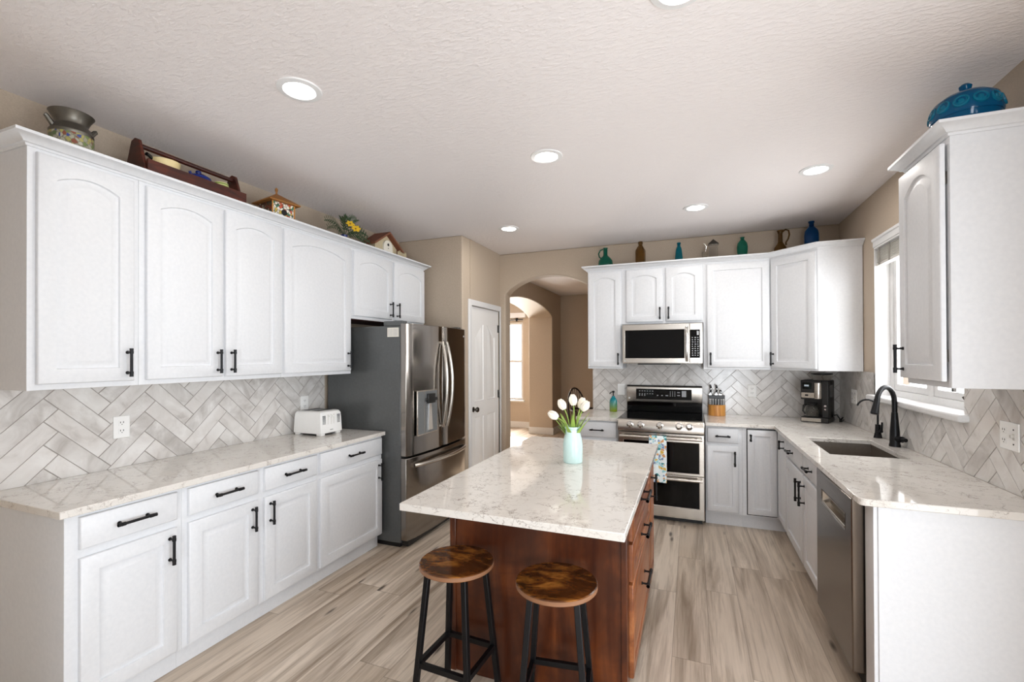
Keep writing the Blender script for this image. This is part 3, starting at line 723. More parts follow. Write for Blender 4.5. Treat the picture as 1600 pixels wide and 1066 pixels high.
# ------------------------------------------------------------------ range
rg = thing('range', 'stainless double-oven range with black glass cooktop', 'range', (-0.27, 4.7, 0))
x0, x1 = -0.646, 0.103; yf = 4.40
obj('body', MB().box(x0, x1, yf, YB - 0.012, 0.035, 0.905), M['steel'], rg, bevel=0.003)
obj('foot_rail', MB().box(x0 + 0.02, x1 - 0.02, yf + 0.03, YB - 0.03, 0.0, 0.034), M['blackplastic'], rg)
obj('cooktop', MB().box(x0 - 0.003, x1 + 0.003, 4.37, 5.0, 0.906, 0.922), M['blackglass'], rg, bevel=0.004)
t = plain('burner_ring', (58, 58, 60), 0.15); mb = MB()
for (bx, by, br) in ((-0.47, 4.52, 0.10), (-0.08, 4.52, 0.11), (-0.47, 4.82, 0.075), (-0.08, 4.82, 0.09), (-0.27, 4.85, 0.05)):
    mb.loops([[(bx + r * math.cos(2 * math.pi * k / 36), by + r * math.sin(2 * math.pi * k / 36), 0.9224) for k in range(36)] for r in (br, br - 0.003)], cap0=False, cap1=False)
obj('burner_rings', mb, t, rg)
cp = obj('control_fascia', MB().prism([(4.372, 0.925), (4.345, 0.915), (4.322, 0.86), (4.328, 0.812), (4.372, 0.808)], 'X', x0, x1), M['steel'], rg, bevel=0.006, seg=3)
for kx in (-0.533, -0.438, -0.272, -0.108, -0.022):
    ku = Vector((0, -0.92, 0.39)); p = Vector((kx, 4.334, 0.873)); mb = MB()
    mb.tube([p - ku * 0.004, p + ku * 0.008, p + ku * 0.012, p + ku * 0.03, p + ku * 0.034], [0.031, 0.031, 0.025, 0.023, 0.018], 20)
    mb.tube([p + ku * 0.0335 + Vector((0, 0, -0.02)) * 0.6, p + ku * 0.036 + Vector((0, 0, -0.02)) * 0.2], 0.004, 8)
    obj('knob', mb, M['chrome'], cp)
od = obj('upper_oven_door', MB().slab('Y', 4.368, yf - 0.0005, (x0 + 0.002, x1 - 0.002), (0.432, 0.80), [(x0 + 0.05, x1 - 0.045, 0.455, 0.725)]), M['steel'], rg, bevel=0.004)
obj('oven_glass', MB().box(x0 + 0.05, x1 - 0.045, 4.372, 4.39, 0.455, 0.725), M['blackglass'], od)
obj('vent_slot', MB().box(x0 + 0.004, x1 - 0.004, 4.38, yf + 0.002, 0.8005, 0.809), M['blackplastic'], rg)
ld = obj('lower_oven_door', MB().slab('Y', 4.368, yf - 0.0005, (x0 + 0.002, x1 - 0.002), (0.055, 0.427), [(x0 + 0.05, x1 - 0.045, 0.145, 0.385)]), M['steel'], rg, bevel=0.004)
obj('oven_glass', MB().box(x0 + 0.05, x1 - 0.045, 4.372, 4.39, 0.145, 0.385), M['blackglass'], ld)
for par, z in ((od, 0.766), (ld, 0.405)):
    mb = MB().cyl((x0 + 0.02, 4.315, z), (x1 - 0.02, 4.315, z), 0.014)
    for hx in (x0 + 0.045, x1 - 0.045): mb.box(hx - 0.014, hx + 0.014, 4.316, 4.369, z - 0.009, z + 0.009)
    obj('handle', mb, M['steel'], par)
bp = obj('backguard', MB().box(x0 + 0.004, x1 - 0.004, 4.985, YB - 0.009, 0.923, 1.196), M['blackglass'], rg, bevel=0.003)
pf = obj('control_panel', MB().prism([(4.986, 1.022), (4.972, 1.022), (4.966, 1.035), (4.972, 1.178), (4.986, 1.186)], 'X', x0 + 0.004, x1 - 0.004), M['steel'], rg, bevel=0.002)
mb = MB().box(-0.546, 0.0, 4.9645, 4.975, 1.052, 1.160).mat(1)
yy = 4.9638
for i in range(6):
    for j in range(2): mb.box(-0.515 + i * 0.026, -0.503 + i * 0.026, yy, yy + 0.001, 1.134 - j * 0.028, 1.140 - j * 0.028)
for i in range(3): mb.box(-0.515 + i * 0.026, -0.505 + i * 0.026, yy, yy + 0.001, 1.088, 1.10)
for i, q in enumerate((0.012, 0.016, 0.026)): mb.box(-0.335 + i * 0.042, -0.335 + i * 0.042 + q, yy, yy + 0.001, 1.09, 1.098)
for i in range(3):
    for j in range(4): mb.box(-0.208 + i * 0.022, -0.201 + i * 0.022, yy, yy + 0.001, 1.088 + j * 0.014, 1.095 + j * 0.014)
for j in range(2): mb.box(-0.138, -0.112, yy, yy + 0.001, 1.093 + j * 0.03, 1.102 + j * 0.03)
mb.box(-0.094, -0.052, yy, yy + 0.001, 1.084, 1.145)
obj('display', mb, [M['blackglass'], plain('panel_print', (150, 152, 156), 0.5)], pf)
obj('badge', MB().cyl((-0.615, 4.968, 1.06), (-0.615, 4.9625, 1.06), 0.009), M['mark'], pf)
tw = thing('dish_towel', 'floral blue and mustard tea towel hanging on the oven door handle', 'towel', (-0.285, 4.315, 0.4))
mb = MB(); ty = 4.297
sec = [(4.348, 0.47), (4.345, 0.60), (4.340, 0.74), (4.334, 0.775), (4.322, 0.7845), (4.308, 0.7835), (4.298, 0.775), (4.294, 0.75), (4.293, 0.60), (4.292, 0.48), (4.292, 0.372)]
ls = []
for y, z in sec:
    wv_ = lambda i: 0.003 * math.sin(i * 1.3) * (1 if z < 0.76 else 0)
    ls.append([(-0.362 + 0.150 * i / 10, y + wv_(i), z) for i in range(11)] + [(-0.362 + 0.150 * i / 10, y + wv_(i) + (0.0028 if y < 4.32 else -0.0028) * (1 if z < 0.78 else 0), z - (0.0028 if z >= 0.775 else 0)) for i in range(10, -1, -1)])
obj('cloth', mb.loops(ls), M['towel'], tw)

# ------------------------------------------------------------------ microwave
mw = thing('microwave', 'stainless over-the-range microwave with black glass door', 'microwave', (-0.27, 4.85, 1.43))
mx0, mx1, my = -0.642, 0.100, 4.668
obj('body', MB().box(mx0, mx1, my, YB - 0.012, 1.43, 1.816), M['steel'], mw, bevel=0.003)
md = obj('door', MB().slab('Y', my - 0.022, my - 0.001, (mx0 + 0.001, -0.016), (1.436, 1.814), [(-0.615, -0.062, 1.482, 1.757)]), M['steel'], mw, bevel=0.003)
obj('door_glass', MB().box(-0.615, -0.062, my - 0.019, my - 0.003, 1.482, 1.757), M['blackglass'], md)
hp = [(-0.041, my - 0.022 - 0.03 * math.sin(math.pi * k / 12) ** 0.5, 1.455 + 0.325 * k / 12) for k in range(13)]
obj('handle', MB().tube(hp, 0.0135, 10), M['chrome'], md)
mp = obj('control_side', MB().box(-0.014, mx1, my - 0.022, my - 0.001, 1.436, 1.814), M['steel'], mw, bevel=0.003)
mb = MB().box(-0.012, 0.075, my - 0.0235, my - 0.021, 1.485, 1.752).mat(1)
mb.box(0.048, 0.066, my - 0.0242, my - 0.0234, 1.70, 1.738)
for i in range(3):
    for j in range(9):
        ww = 0.010 if (i + j) % 3 else 0.014
        mb.box(0.004 + i * 0.024, 0.004 + i * 0.024 + ww, my - 0.0242, my - 0.0234, 1.505 + j * 0.021, 1.513 + j * 0.021)
obj('keypad', mb, [M['blackglass'], plain('keypad_print', (176, 178, 182), 0.5)], mp)
obj('badge', MB().cyl((-0.618, my - 0.021, 1.455), (-0.618, my - 0.0245, 1.455), 0.008), M['mark'], md)
obj('vent_grille', MB().box(-0.50, -0.10, my + 0.03, my + 0.2, 1.418, 1.4295), M['blackplastic'], mw)

# ------------------------------------------------------------------ island
isl = thing('kitchen_island', 'dark cherry wood kitchen island with drawers on its right side', 'kitchen island', (-0.67, 2.57, 0))
ix0, ix1, iy0, iy1 = -1.09, -0.258, 1.965, 3.185
obj('carcass', MB().box(ix0, ix1, iy0, iy1, 0.09, 0.8835), M['cherry'], isl, bevel=0.002)
obj('toe_kick', MB().box(ix0 + 0.02, ix1 - 0.05, iy0 + 0.004, iy1 - 0.03, 0, 0.0895), M['cherry'], isl)
obj('end_panel', MB().box(ix0 + 0.001, ix1 - 0.001, iy0 - 0.008, iy0 - 0.0005, 0.0, 0.8832).box(ix0 - 0.002, ix0 + 0.028, iy0 - 0.016, iy0 - 0.008, 0.0, 0.8832).box(ix1 - 0.022, ix1 + 0.002, iy0 - 0.014, iy0 - 0.008, 0.0, 0.8832), M['cherry'], isl, bevel=0.002)
F = lambda a, b, d: (ix1 + d, a, b)
for z0, z1, hz in ((0.705, 0.862, 0.79), (0.53, 0.69, 0.615), (0.115, 0.515, 0.37)):
    pull(front(isl, F, 2.03, 2.86, z0, z1, fr=0.045, name='drawer', mat=M['cherry_lit']), F, 2.44, hz, False, 0.19, r=0.007)
pull(front(isl, F, 2.90, 3.165, 0.115, 0.862, fr=0.05, mat=M['cherry_lit']), F, 2.935, 0.70, L=0.16)
tag(obj('island_worktop', MB().box(-1.108, -0.211, 1.561, 3.214, 0.884, 0.914), M['quartz'], bevel=0.003), 'marbled quartz slab topping the cherry island, under the tulip vase', 'countertop')

# ------------------------------------------------------------------ stools
st = thing('bar_stool', 'backless round stool with darker reddish seat, left of the pair at the island', 'stool', (0, 0, 0), 'round stools at the island')
obj('seat', MB().lathe([(0, 0.600), (0.158, 0.600), (0.1605, 0.602), (0.1605, 0.619), (0.157, 0.622), (0, 0.622)], (0, 0, 0), 56), [M['stool']], st)
obj('seat_edge', MB().loops([[(r * math.cos(2 * math.pi * k / 56), r * math.sin(2 * math.pi * k / 56), z) for k in range(56)] for r, z in ((0.1602, 0.602), (0.1612, 0.603), (0.1612, 0.618), (0.1602, 0.619))], cap0=False, cap1=False), M['ply'], st)
h0, h1 = 0.088, 0.135


def sq(cx, cy, z, r): return [(cx - r, cy - r, z), (cx + r, cy - r, z), (cx + r, cy + r, z), (cx - r, cy + r, z)]


for sx, sy in ((-1, -1), (1, -1), (1, 1), (-1, 1)):
    lg = obj('leg', MB().loops([sq(sx * h1, sy * h1, 0.006, 0.0115), sq(sx * h0, sy * h0, 0.598, 0.0115)]), M['black'], st, bevel=0.002)
    obj('foot_cap', MB().loops([sq(sx * h1, sy * h1, 0.0, 0.0135), sq(sx * h1, sy * h1, 0.014, 0.0135)]), M['blackplastic'], lg)
q = h0 + (h1 - h0) * (1 - 0.21 / 0.6)
for (a, b_) in (((-q, -q), (q, -q)), ((q, -q), (q, q)), ((q, q), (-q, q)), ((-q, q), (-q, -q))):
    dx, dy = (0, 0.009) if a[1] == b_[1] else (0.009, 0)
    ex_, ey_ = min(a[0], b_[0]), max(a[0], b_[0])
    sr = obj('stretcher', MB().box(min(a[0], b_[0]) - dx, max(a[0], b_[0]) + dx, min(a[1], b_[1]) - dy, max(a[1], b_[1]) + dy, 0.20, 0.222), M['black'], st)
obj('seat_frame', MB().slab('Z', 0.584, 0.5995, (-0.098, 0.098), (-0.098, 0.098), [(-0.078, 0.078, -0.078, 0.078)]), M['black'], st)
dup(st, (-0.503, 1.752, 0), 'backless round stool with lighter amber-streaked seat, nearer the island drawers', R(8))
st.location = (-0.957, 1.768, 0); st.rotation_euler = (0, 0, R(-3))

# ------------------------------------------------------------------ things on the counters
vs = thing('vase', 'milk-bottle shaped mint ceramic vase standing on the island', 'vase', (-0.622, 2.51, 0.914))
obj('bottle', MB().lathe([(0, 0), (0.050, 0), (0.0535, 0.004), (0.0545, 0.10), (0.050, 0.13), (0.041, 0.165), (0.040, 0.185), (0.044, 0.190), (0.044, 0.199), (0.037, 0.2), (0.036, 0.18), (0.046, 0.12), (0.048, 0.02), (0, 0.015)], (-0.622, 2.51, 0.914), 36), M['mint'], vs)
random.seed(3)
tl = [(-0.105, -0.03, 1.176, -62, 'leftmost drooping cream tulip in the mint vase'), (-0.062, 0.0, 1.235, -28, 'second cream tulip from the left in the mint vase'), (0.0, 0.01, 1.262, -6, 'tallest centre cream tulip in the mint vase'),
      (0.045, 0.035, 1.243, 18, 'cream tulip behind the rightmost one in the mint vase'), (0.075, -0.01, 1.232, 32, 'rightmost cream tulip in the mint vase')]
for dx, dy, z, tilt, lab in tl:
    tp = thing('tulip', lab, 'flower', (-0.622, 2.51, 0.95), 'tulips in the mint vase')
    top = Vector((-0.622 + dx, 2.51 + dy, z)); ax = Vector((math.sin(R(tilt)), 0, math.cos(R(tilt))))
    base = top - ax * 0.032; p0 = Vector((-0.622 + dx * 0.1, 2.51 + dy * 0.1, 0.95)); p1 = Vector((-0.622 + dx * 0.2, 2.51 + dy * 0.2, 1.12))
    cpt = base - ax * 0.05; pts = []
    for k in range(11):
        t_ = k / 10; pts.append(p0 * (1 - t_) ** 3 + p1 * 3 * t_ * (1 - t_) ** 2 + cpt * 3 * t_ * t_ * (1 - t_) + base * t_ ** 3)
    obj('stem', MB().tube(pts, 0.0034, 8), M['leaf'], tp)
    mb = MB(); qm = ax.to_track_quat('Z', 'Y').to_matrix().to_4x4()
    mb.T = Matrix.Translation(base) @ qm
    mb.lathe([(0, 0), (0.010, 0.001), (0.0185, 0.012), (0.0205, 0.028), (0.0165, 0.045), (0.009, 0.056), (0, 0.058)], (0, 0, 0), 14)
    for k in range(6):
        an = k * math.pi / 3 + (0.3 if k % 2 else 0); ro = 0.004 if k % 2 else 0.0; ls = []
        for j in range(8):
            u = j / 7; rr = 0.005 + 0.018 * math.sin(math.pi * min(1, u * 0.92 + 0.06)) ** 0.7 + ro * 0.4; hw = 0.0125 * math.sin(math.pi * min(0.99, u * 0.93 + 0.05)) ** 0.6; zz = 0.063 * u
            c_ = Vector((rr * math.cos(an), rr * math.sin(an), zz)); tx = Vector((-math.sin(an), math.cos(an), 0)); nn = Vector((math.cos(an), math.sin(an), 0))
            ls.append([c_ - tx * hw - nn * 0.004, c_ + nn * 0.0012, c_ + tx * hw - nn * 0.004, c_ - nn * 0.0012])
        mb.loops(ls)
    obj('bloom', mb, M['tulip'], tp)
    for s in range(4):
        az = random.uniform(0, 6.28) if dx == 0 else math.atan2(dy * 0.5 - 0.02, dx) + random.uniform(-1.0, 1.0); out = random.uniform(0.03, 0.10); hh = random.uniform(0.11, 0.19); ls = []
        for j in range(9):
            u = j / 8; cpt = Vector((-0.622 + dx * 0.1 + math.cos(az) * out * u ** 1.7, 2.51 + dy * 0.1 + math.sin(az) * out * u ** 1.7, 1.0 + hh * u)); hw = 0.0145 * math.sin(math.pi * min(0.98, u * 0.85 + 0.13)); tx = Vector((-math.sin(az), math.cos(az), 0)); nn = Vector((math.cos(az), math.sin(az), -0.5)) * 0.0012
            ls.append([cpt - tx * hw, cpt + nn, cpt + tx * hw, cpt - nn])
        obj('leaf', MB().loops(ls), M['leaf'], tp)

ts = thing('toaster', 'white four-slice toaster at the refrigerator end of the left counter', 'toaster', (-2.7, 2.75, 0.914))
ta0, ta1, tb0, tb1 = -2.835, -2.565, 2.64, 2.862
mb = MB(); ls = []
for z, i in ((0.930, 0.002), (0.934, 0.0), (1.04, 0.004), (1.075, 0.007), (1.092, 0.016), (1.098, 0.034)):
    ls.append([(ta0 + i, tb0 + i, z), (ta1 - i, tb0 + i, z), (ta1 - i, tb1 - i, z), (ta0 + i, tb1 - i, z)])
sh_ = obj('shell', mb.loops(ls), M['plate'], ts, bevel=0.012, seg=3)
mb = MB()
for fx_ in (ta0 + 0.03, ta1 - 0.03):
    for fy_ in (tb0 + 0.03, tb1 - 0.03): obj('foot', MB().box(fx_ - 0.022, fx_ + 0.022, fy_ - 0.022, fy_ + 0.022, 0.9145, 0.932), M['plate'], ts, bevel=0.004)
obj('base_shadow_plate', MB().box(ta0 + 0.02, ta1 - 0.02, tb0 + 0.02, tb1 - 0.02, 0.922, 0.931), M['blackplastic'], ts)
mb = MB()
for k in range(2): mb.box(ta0 + 0.04 + k * 0.1, ta0 + 0.115 + k * 0.1, tb0 + 0.04, tb1 - 0.03, 1.0982, 1.0995)
obj('slots', mb, M['blackplastic'], ts)
mb = MB(); xg = ta1 - 0.0035
for y in (tb0 + 0.022, tb1 - 0.05):
    for i in range(4):
        for j in range(7): mb.box(xg - 0.003, xg + 0.0012, y + i * 0.008, y + i * 0.008 + 0.0055, 1.0 + j * 0.0095, 1.0 + j * 0.0095 + 0.006)
obj('vents', mb, M['gray'], ts)
mb = MB()
for y in (2.715, 2.745, 2.775): mb.box(xg - 0.002, xg + 0.0012, y, y + 0.004, 0.99, 1.07)
obj('lever_tracks', mb, M['blind'], ts)
for y in (2.732, 2.762): obj('lever', MB().box(xg, xg + 0.014, y - 0.009, y + 0.009, 1.052, 1.064), M['plate'], ts, bevel=0.003)
obj('badge', MB().box(xg - 0.001, xg + 0.0035, 2.735, 2.765, 0.952, 0.956), M['gray'], ts)

cm = thing('coffee_maker', 'black and steel drip coffee maker in the counter corner', 'coffee maker', (0, 0, 0))
obj('base', MB().box(-0.105, 0.105, -0.115, 0.12, 0.0, 0.045), M['blackplastic'], cm, bevel=0.008)
obj('base_band', MB().box(-0.098, 0.05, -0.1175, -0.115, 0.008, 0.038), M['steel'], cm)
obj('column', MB().box(-0.105, 0.105, 0.0, 0.12, 0.046, 0.37).box(0.055, 0.105, -0.11, 0.0, 0.046, 0.37), M['blackplastic'], cm, bevel=0.008)
obj('brew_head', MB().box(-0.105, 0.054, -0.11, 0.0, 0.20, 0.37), M['blackplastic'], cm, bevel=0.008)
obj('side_window', MB().box(0.105, 0.1058, -0.05, 0.06, 0.22, 0.33), M['gray'], cm)
obj('control_band', MB().box(-0.098, 0.0, -0.113, -0.11, 0.215, 0.26).mat(1).box(-0.07, -0.045, -0.1136, -0.113, 0.23, 0.245), [M['steel'], M['blackplastic']], cm)
obj('filter_drum', MB().lathe([(0, 0.21), (0.033, 0.21), (0.034, 0.215), (0.034, 0.275), (0.0325, 0.276), (0.034, 0.277), (0.034, 0.348), (0, 0.35)], (0.025, -0.092, 0), 24), M['steel'], cm)
obj('display', MB().box(-0.09, -0.02, -0.1115, -0.11, 0.29, 0.35).mat(1).box(-0.075, -0.04, -0.1122, -0.1115, 0.315, 0.33), [M['blackglass'], plain('clock_digits', (190, 205, 215), 0.4)], cm)
obj('hopper', MB().lathe([(0.07, 0.37), (0.08, 0.40), (0.08, 0.415), (0, 0.418)], (0.03, 0.02, 0), 28), M['gl_clear'], cm)
obj('hopper_lid', MB().lathe([(0.082, 0.4185), (0.084, 0.422), (0.084, 0.43), (0, 0.432)], (0.03, 0.02, 0), 28), M['blackplastic'], cm)
car = obj('carafe', MB().lathe([(0.03, 0.047), (0.052, 0.05), (0.058, 0.085), (0.052, 0.125), (0.038, 0.145), (0.037, 0.145), (0.05, 0.124), (0.056, 0.085), (0.05, 0.052), (0, 0.05)], (-0.03, -0.058, 0), 28), M['gl_clear'], cm)
obj('carafe_lid', MB().lathe([(0.039, 0.146), (0.041, 0.15), (0.041, 0.162), (0, 0.165)], (-0.03, -0.058, 0), 24), M['blackplastic'], car)
obj('carafe_handle', MB().tube([(-0.06, -0.10, 0.155), (-0.078, -0.135, 0.15), (-0.08, -0.14, 0.1), (-0.068, -0.115, 0.075)], 0.007, 8), M['blackplastic'], car)
obj('button', MB().cyl((0.08, -0.109, 0.15), (0.08, -0.113, 0.15), 0.009), M['chrome'], cm)
obj('button', MB().cyl((0.08, -0.109, 0.12), (0.08, -0.113, 0.12), 0.007), M['chrome'], cm)
obj('power_cord', MB().tube([(0.10, 0.11, 0.05), (0.125, 0.105, 0.06), (0.15, 0.08, 0.03), (0.155, 0.05, 0.005), (0.165, 0.09, 0.006), (0.15, 0.12, 0.02), (0.17, 0.10, 0.04), (0.16, 0.06, 0.012), (0.18, 0.09, 0.02)], 0.0045, 8), M['blackplastic'], cm)
cm.location = (1.045, 4.80, 0.9145); cm.rotation_euler = (0, 0, R(-24))

kb = thing('knife_block', 'oval bamboo block holding black-handled knives beside the range', 'knife block', (0.23, 4.92, 0.914))
mb = MB(); pr = []
for k in range(17):
    an = math.pi + math.pi * k / 16; pr.append((0.23 + 0.078 * math.cos(an), 4.935 + 0.062 * math.sin(an)))
mb.prism(pr + [(0.308, 4.97), (0.152, 4.97)], 'Z', 0.9145, 1.022); obj('block', mb, M['bamboo'], kb, bevel=0.003)
obj('knife_slots', MB().box(0.157, 0.303, 4.925, 4.968, 1.0222, 1.115), M['blackplastic'], kb, bevel=0.003)
for k in range(8):
    an = math.pi + math.pi * (k + 0.5) / 8; px_ = 0.23 + 0.066 * math.cos(an); py_ = 4.93 + 0.05 * math.sin(an)
    kk = tag(obj('steak_knife', MB().box(px_ - 0.0055, px_ + 0.0055, py_ - 0.006, py_ + 0.006, 1.023, 1.075).mat(1).box(px_ - 0.002, px_ + 0.002, py_ - 0.0065, py_ - 0.006, 1.025, 1.072).box(px_ - 0.0058, px_ + 0.0058, py_ - 0.0063, py_ + 0.0063, 1.072, 1.08), [M['blackplastic'], M['darknickel']], None), 'short black-handled steak knife in the front row of the bamboo block', 'knife', 'steak knives in the block')
for (px_, h_, lab) in ((0.172, 0.10, 'leftmost long-handled knife at the back of the bamboo block'), (0.226, 0.10, 'middle long-handled knife at the back of the bamboo block'), (0.262, 0.05, 'short knife handle right of the long handles in the bamboo block')):
    mb = MB(); pts = [(px_ - 0.006 + 0.012 * math.sin(k * 0.55), 4.948 - 0.002 * k, 1.1155 + h_ * k / 5) for k in range(6)]
    mb.tube(pts, [0.010, 0.009, 0.0085, 0.010, 0.0105, 0.008], 10).mat(1)
    for k in (1, 3): mb.cyl((pts[k][0], pts[k][1] - 0.011, pts[k][2]), (pts[k][0], pts[k][1] + 0.002, pts[k][2]), 0.003, n=8)
    mb.box(px_ - 0.012, px_ + 0.010, 4.938, 4.952, 1.1155, 1.125)
    tag(obj('kitchen_knife', mb, [M['blackplastic'], M['chrome']]), lab, 'knife', 'knives at the back of the block')

so = thing('soap_dispenser', 'teal and green glass soap bottle left of the range', 'soap bottle', (-0.776, 4.92, 0.9145))
obj('bottle', MB().lathe([(0, 0), (0.036, 0), (0.04, 0.006), (0.041, 0.06), (0.039, 0.115), (0.028, 0.14), (0.016, 0.152), (0.016, 0.165), (0, 0.166)], (-0.776, 4.92, 0.9145), 24), M['soap'], so)
obj('pump', MB().cyl((-0.776, 4.92, 1.0805), (-0.776, 4.92, 1.12), 0.006).lathe([(0.012, 0), (0.014, 0.004), (0.012, 0.018), (0, 0.02)], (-0.776, 4.92, 1.115), 14).tube([(-0.776, 4.92, 1.125), (-0.80, 4.905, 1.118), (-0.812, 4.90, 1.10)], 0.005, 8), M['black'], so)


def outlet(F, a, b, label, gang=1, switch=False, plain_=False, w=0.078, h=0.12):
    W = w if gang == 1 else 0.128
    o = thing('wall_outlet' if not plain_ else 'wall_switch', label, 'outlet' if not plain_ else 'switch', F(a, b, 0.008))
    def bx(mb, a0, a1, b0, b1, d0, d1):
        P = [F(a0, b0, d0), F(a1, b1, d1)]; lo = [min(P[0][i], P[1][i]) for i in range(3)]; hi = [max(P[0][i], P[1][i]) for i in range(3)]
        return mb.box(lo[0], hi[0], lo[1], hi[1], lo[2], hi[2])
    obj('plate', bx(MB(), a - W / 2, a + W / 2, b - h / 2, b + h / 2, 0.0085, 0.014), M['plate'], o, bevel=0.003)
    cs = [a] if gang == 1 else [a + 0.032, a - 0.032]
    if not plain_:
        for s in (-1, 1):
            fc = obj('socket', bx(MB(), cs[0] - 0.016, cs[0] + 0.016, b + s * 0.022 - 0.014, b + s * 0.022 + 0.014, 0.0142, 0.0155), M['plate'], o, bevel=0.003)
            mb = MB(); z = b + s * 0.022
            bx(mb, cs[0] - 0.0085, cs[0] - 0.0055, z - 0.001, z + 0.008, 0.0150, 0.0160); bx(mb, cs[0] + 0.0055, cs[0] + 0.0085, z - 0.001, z + 0.008, 0.0150, 0.0160); bx(mb, cs[0] - 0.002, cs[0] + 0.002, z - 0.0095, z - 0.0055, 0.0150, 0.0160)
            obj('slots', mb, M['darkgap'], fc)
    if plain_: obj('rocker', bx(MB(), a - 0.016, a + 0.016, b - 0.033, b + 0.033, 0.0142, 0.0165), M['plate'], o, bevel=0.002)
    if gang == 2:
        obj('toggle', bx(bx(MB(), cs[1] - 0.006, cs[1] + 0.006, b - 0.013, b + 0.013, 0.0142, 0.0152), cs[1] - 0.004, cs[1] + 0.004, b - 0.002, b + 0.009, 0.015, 0.026), M['blind'], o)
        mb = MB(); bx(mb, cs[1] - 0.003, cs[1] + 0.003, b - 0.034, b - 0.028, 0.0142, 0.0152); bx(mb, cs[1] - 0.003, cs[1] + 0.003, b + 0.028, b + 0.034, 0.0142, 0.0152); obj('screws', mb, M['darknickel'], o)
    return o


outlet(FL(XL), 1.538, 1.132, 'white double outlet on the left tile backsplash near the picture edge')
outlet(FL(XL), 2.80, 1.135, 'white double outlet on the tile behind the toaster')
outlet(FB(YB), 0.553, 1.155, 'white double outlet on the tile between knife block and coffee maker')
outlet(FB(YB), -0.71, 1.143, 'white rocker switch plate on the tile beside the range backguard', plain_=True)
outlet(FRt(XR), 2.617, 1.156, 'wide white plate with outlet and switch under the right wall cabinet', gang=2)
outlet(FRt(XR), 4.64, 1.156, 'white outlet and switch plate on the tile beyond the sink window', gang=2)

# ------------------------------------------------------------------ ornaments above the left cabinets
ZT = 2.3965
mc = thing('milk_can', 'pewter milk can painted with blue flowers on the left cabinets', 'milk can', (-2.69, 1.23, ZT))
c0 = (-2.69, 1.23, ZT)
obj('can_body', MB().lathe([(0, 0), (0.072, 0), (0.077, 0.006), (0.079, 0.06), (0.078, 0.15), (0.0795, 0.153), (0.0795, 0.159), (0.076, 0.162), (0.068, 0.185), (0.059, 0.193), (0.058, 0.198), (0.065, 0.218), (0.079, 0.243), (0.082, 0.247), (0.080, 0.249), (0.076, 0.245), (0.061, 0.218), (0.054, 0.19), (0, 0.185)], c0, 36), M['pewter'], mc)
obj('painted_band', MB().loops([[(c0[0] + r * math.cos(2 * math.pi * k / 36), c0[1] + r * math.sin(2 * math.pi * k / 36), ZT + z) for k in range(36)] for r, z in ((0.0775, 0.018), (0.0797, 0.06), (0.0790, 0.145))], cap0=False, cap1=False), M['flowerpaint'], mc)
for s in (-1, 1):
    obj('can_handle', MB().tube([(-2.69, 1.23 + s * 0.066, ZT + 0.172), (-2.69, 1.23 + s * 0.080, ZT + 0.190), (-2.69, 1.23 + s * 0.090, ZT + 0.205), (-2.69, 1.23 + s * 0.096, ZT + 0.208)], [0.012, 0.011, 0.010, 0.009], 8), M['pewter'], mc)

tx = thing('wooden_tote', 'mahogany carrying tote with a rod handle on the left cabinets', 'tote', (-2.66, 1.77, ZT))
ty0, ty1, tX0, tX1 = 1.50, 2.02, -2.76, -2.60
obj('bottom_board', MB().box(tX0, tX1, ty0, ty1, ZT, ZT + 0.012), M['mahog'], tx)
obj('front_board', MB().box(tX1, tX1 + 0.014, ty0 - 0.008, ty1 + 0.03, ZT, ZT + 0.135), M['mahog'], tx, bevel=0.002)
obj('back_board', MB().box(tX0 - 0.014, tX0, ty0 - 0.008, ty1 + 0.008, ZT, ZT + 0.135), M['mahog'], tx, bevel=0.002)
for y in (ty0 - 0.016, ty1):
    obj('end_board', MB().prism([(tX0 + 0.001, ZT), (tX1 - 0.001, ZT), (tX1 - 0.001, ZT + 0.10), (-2.64, ZT + 0.215), (-2.65, ZT + 0.242), (-2.68, ZT + 0.255), (-2.71, ZT + 0.242), (-2.72, ZT + 0.215), (tX0 + 0.001, ZT + 0.10)], 'Y', y, y + 0.016), M['mahog'], tx, bevel=0.003)
obj('rod_handle', MB().cyl((-2.68, ty0 - 0.002, ZT + 0.222), (-2.68, ty1 + 0.002, ZT + 0.222), 0.013), M['mahog'], tx)
zb = ZT + 0.0125
cb = thing('enamel_bowl', 'cream enamel bowl with dark-tipped handle in the wooden tote', 'bowl', (-2.665, 1.62, zb))
obj('bowl', MB().lathe([(0, 0), (0.05, 0), (0.054, 0.01), (0.066, 0.13), (0.073, 0.165), (0.069, 0.166), (0.06, 0.13), (0.048, 0.015), (0, 0.012)], (-2.67, 1.622, zb), 30), M['cream'], cb)
obj('bowl_handle', MB().tube([(-2.662, 1.56, zb + 0.155), (-2.655, 1.54, zb + 0.165), (-2.65, 1.522, zb + 0.168)], [0.008, 0.009, 0.01], 8), M['blackplastic'], cb)
tp = thing('teapot', 'navy blue lidded teapot in the wooden tote', 'teapot', (-2.67, 1.805, zb))
obj('pot', MB().lathe([(0, 0), (0.05, 0), (0.068, 0.05), (0.072, 0.10), (0.066, 0.135), (0.05, 0.142), (0, 0.143)], (-2.675, 1.81, zb), 28), M['navy'], tp)
obj('lid', MB().lathe([(0.067, 0.136), (0.062, 0.150), (0.035, 0.166), (0.012, 0.17), (0.012, 0.174), (0.016, 0.18), (0.012, 0.188), (0, 0.19)], (-2.675, 1.81, zb), 24), M['navy'], tp)
obj('spout', MB().tube([(-2.64, 1.76, zb + 0.10), (-2.625, 1.735, zb + 0.13), (-2.622, 1.725, zb + 0.15)], [0.012, 0.009, 0.007], 8), M['navy'], tp)
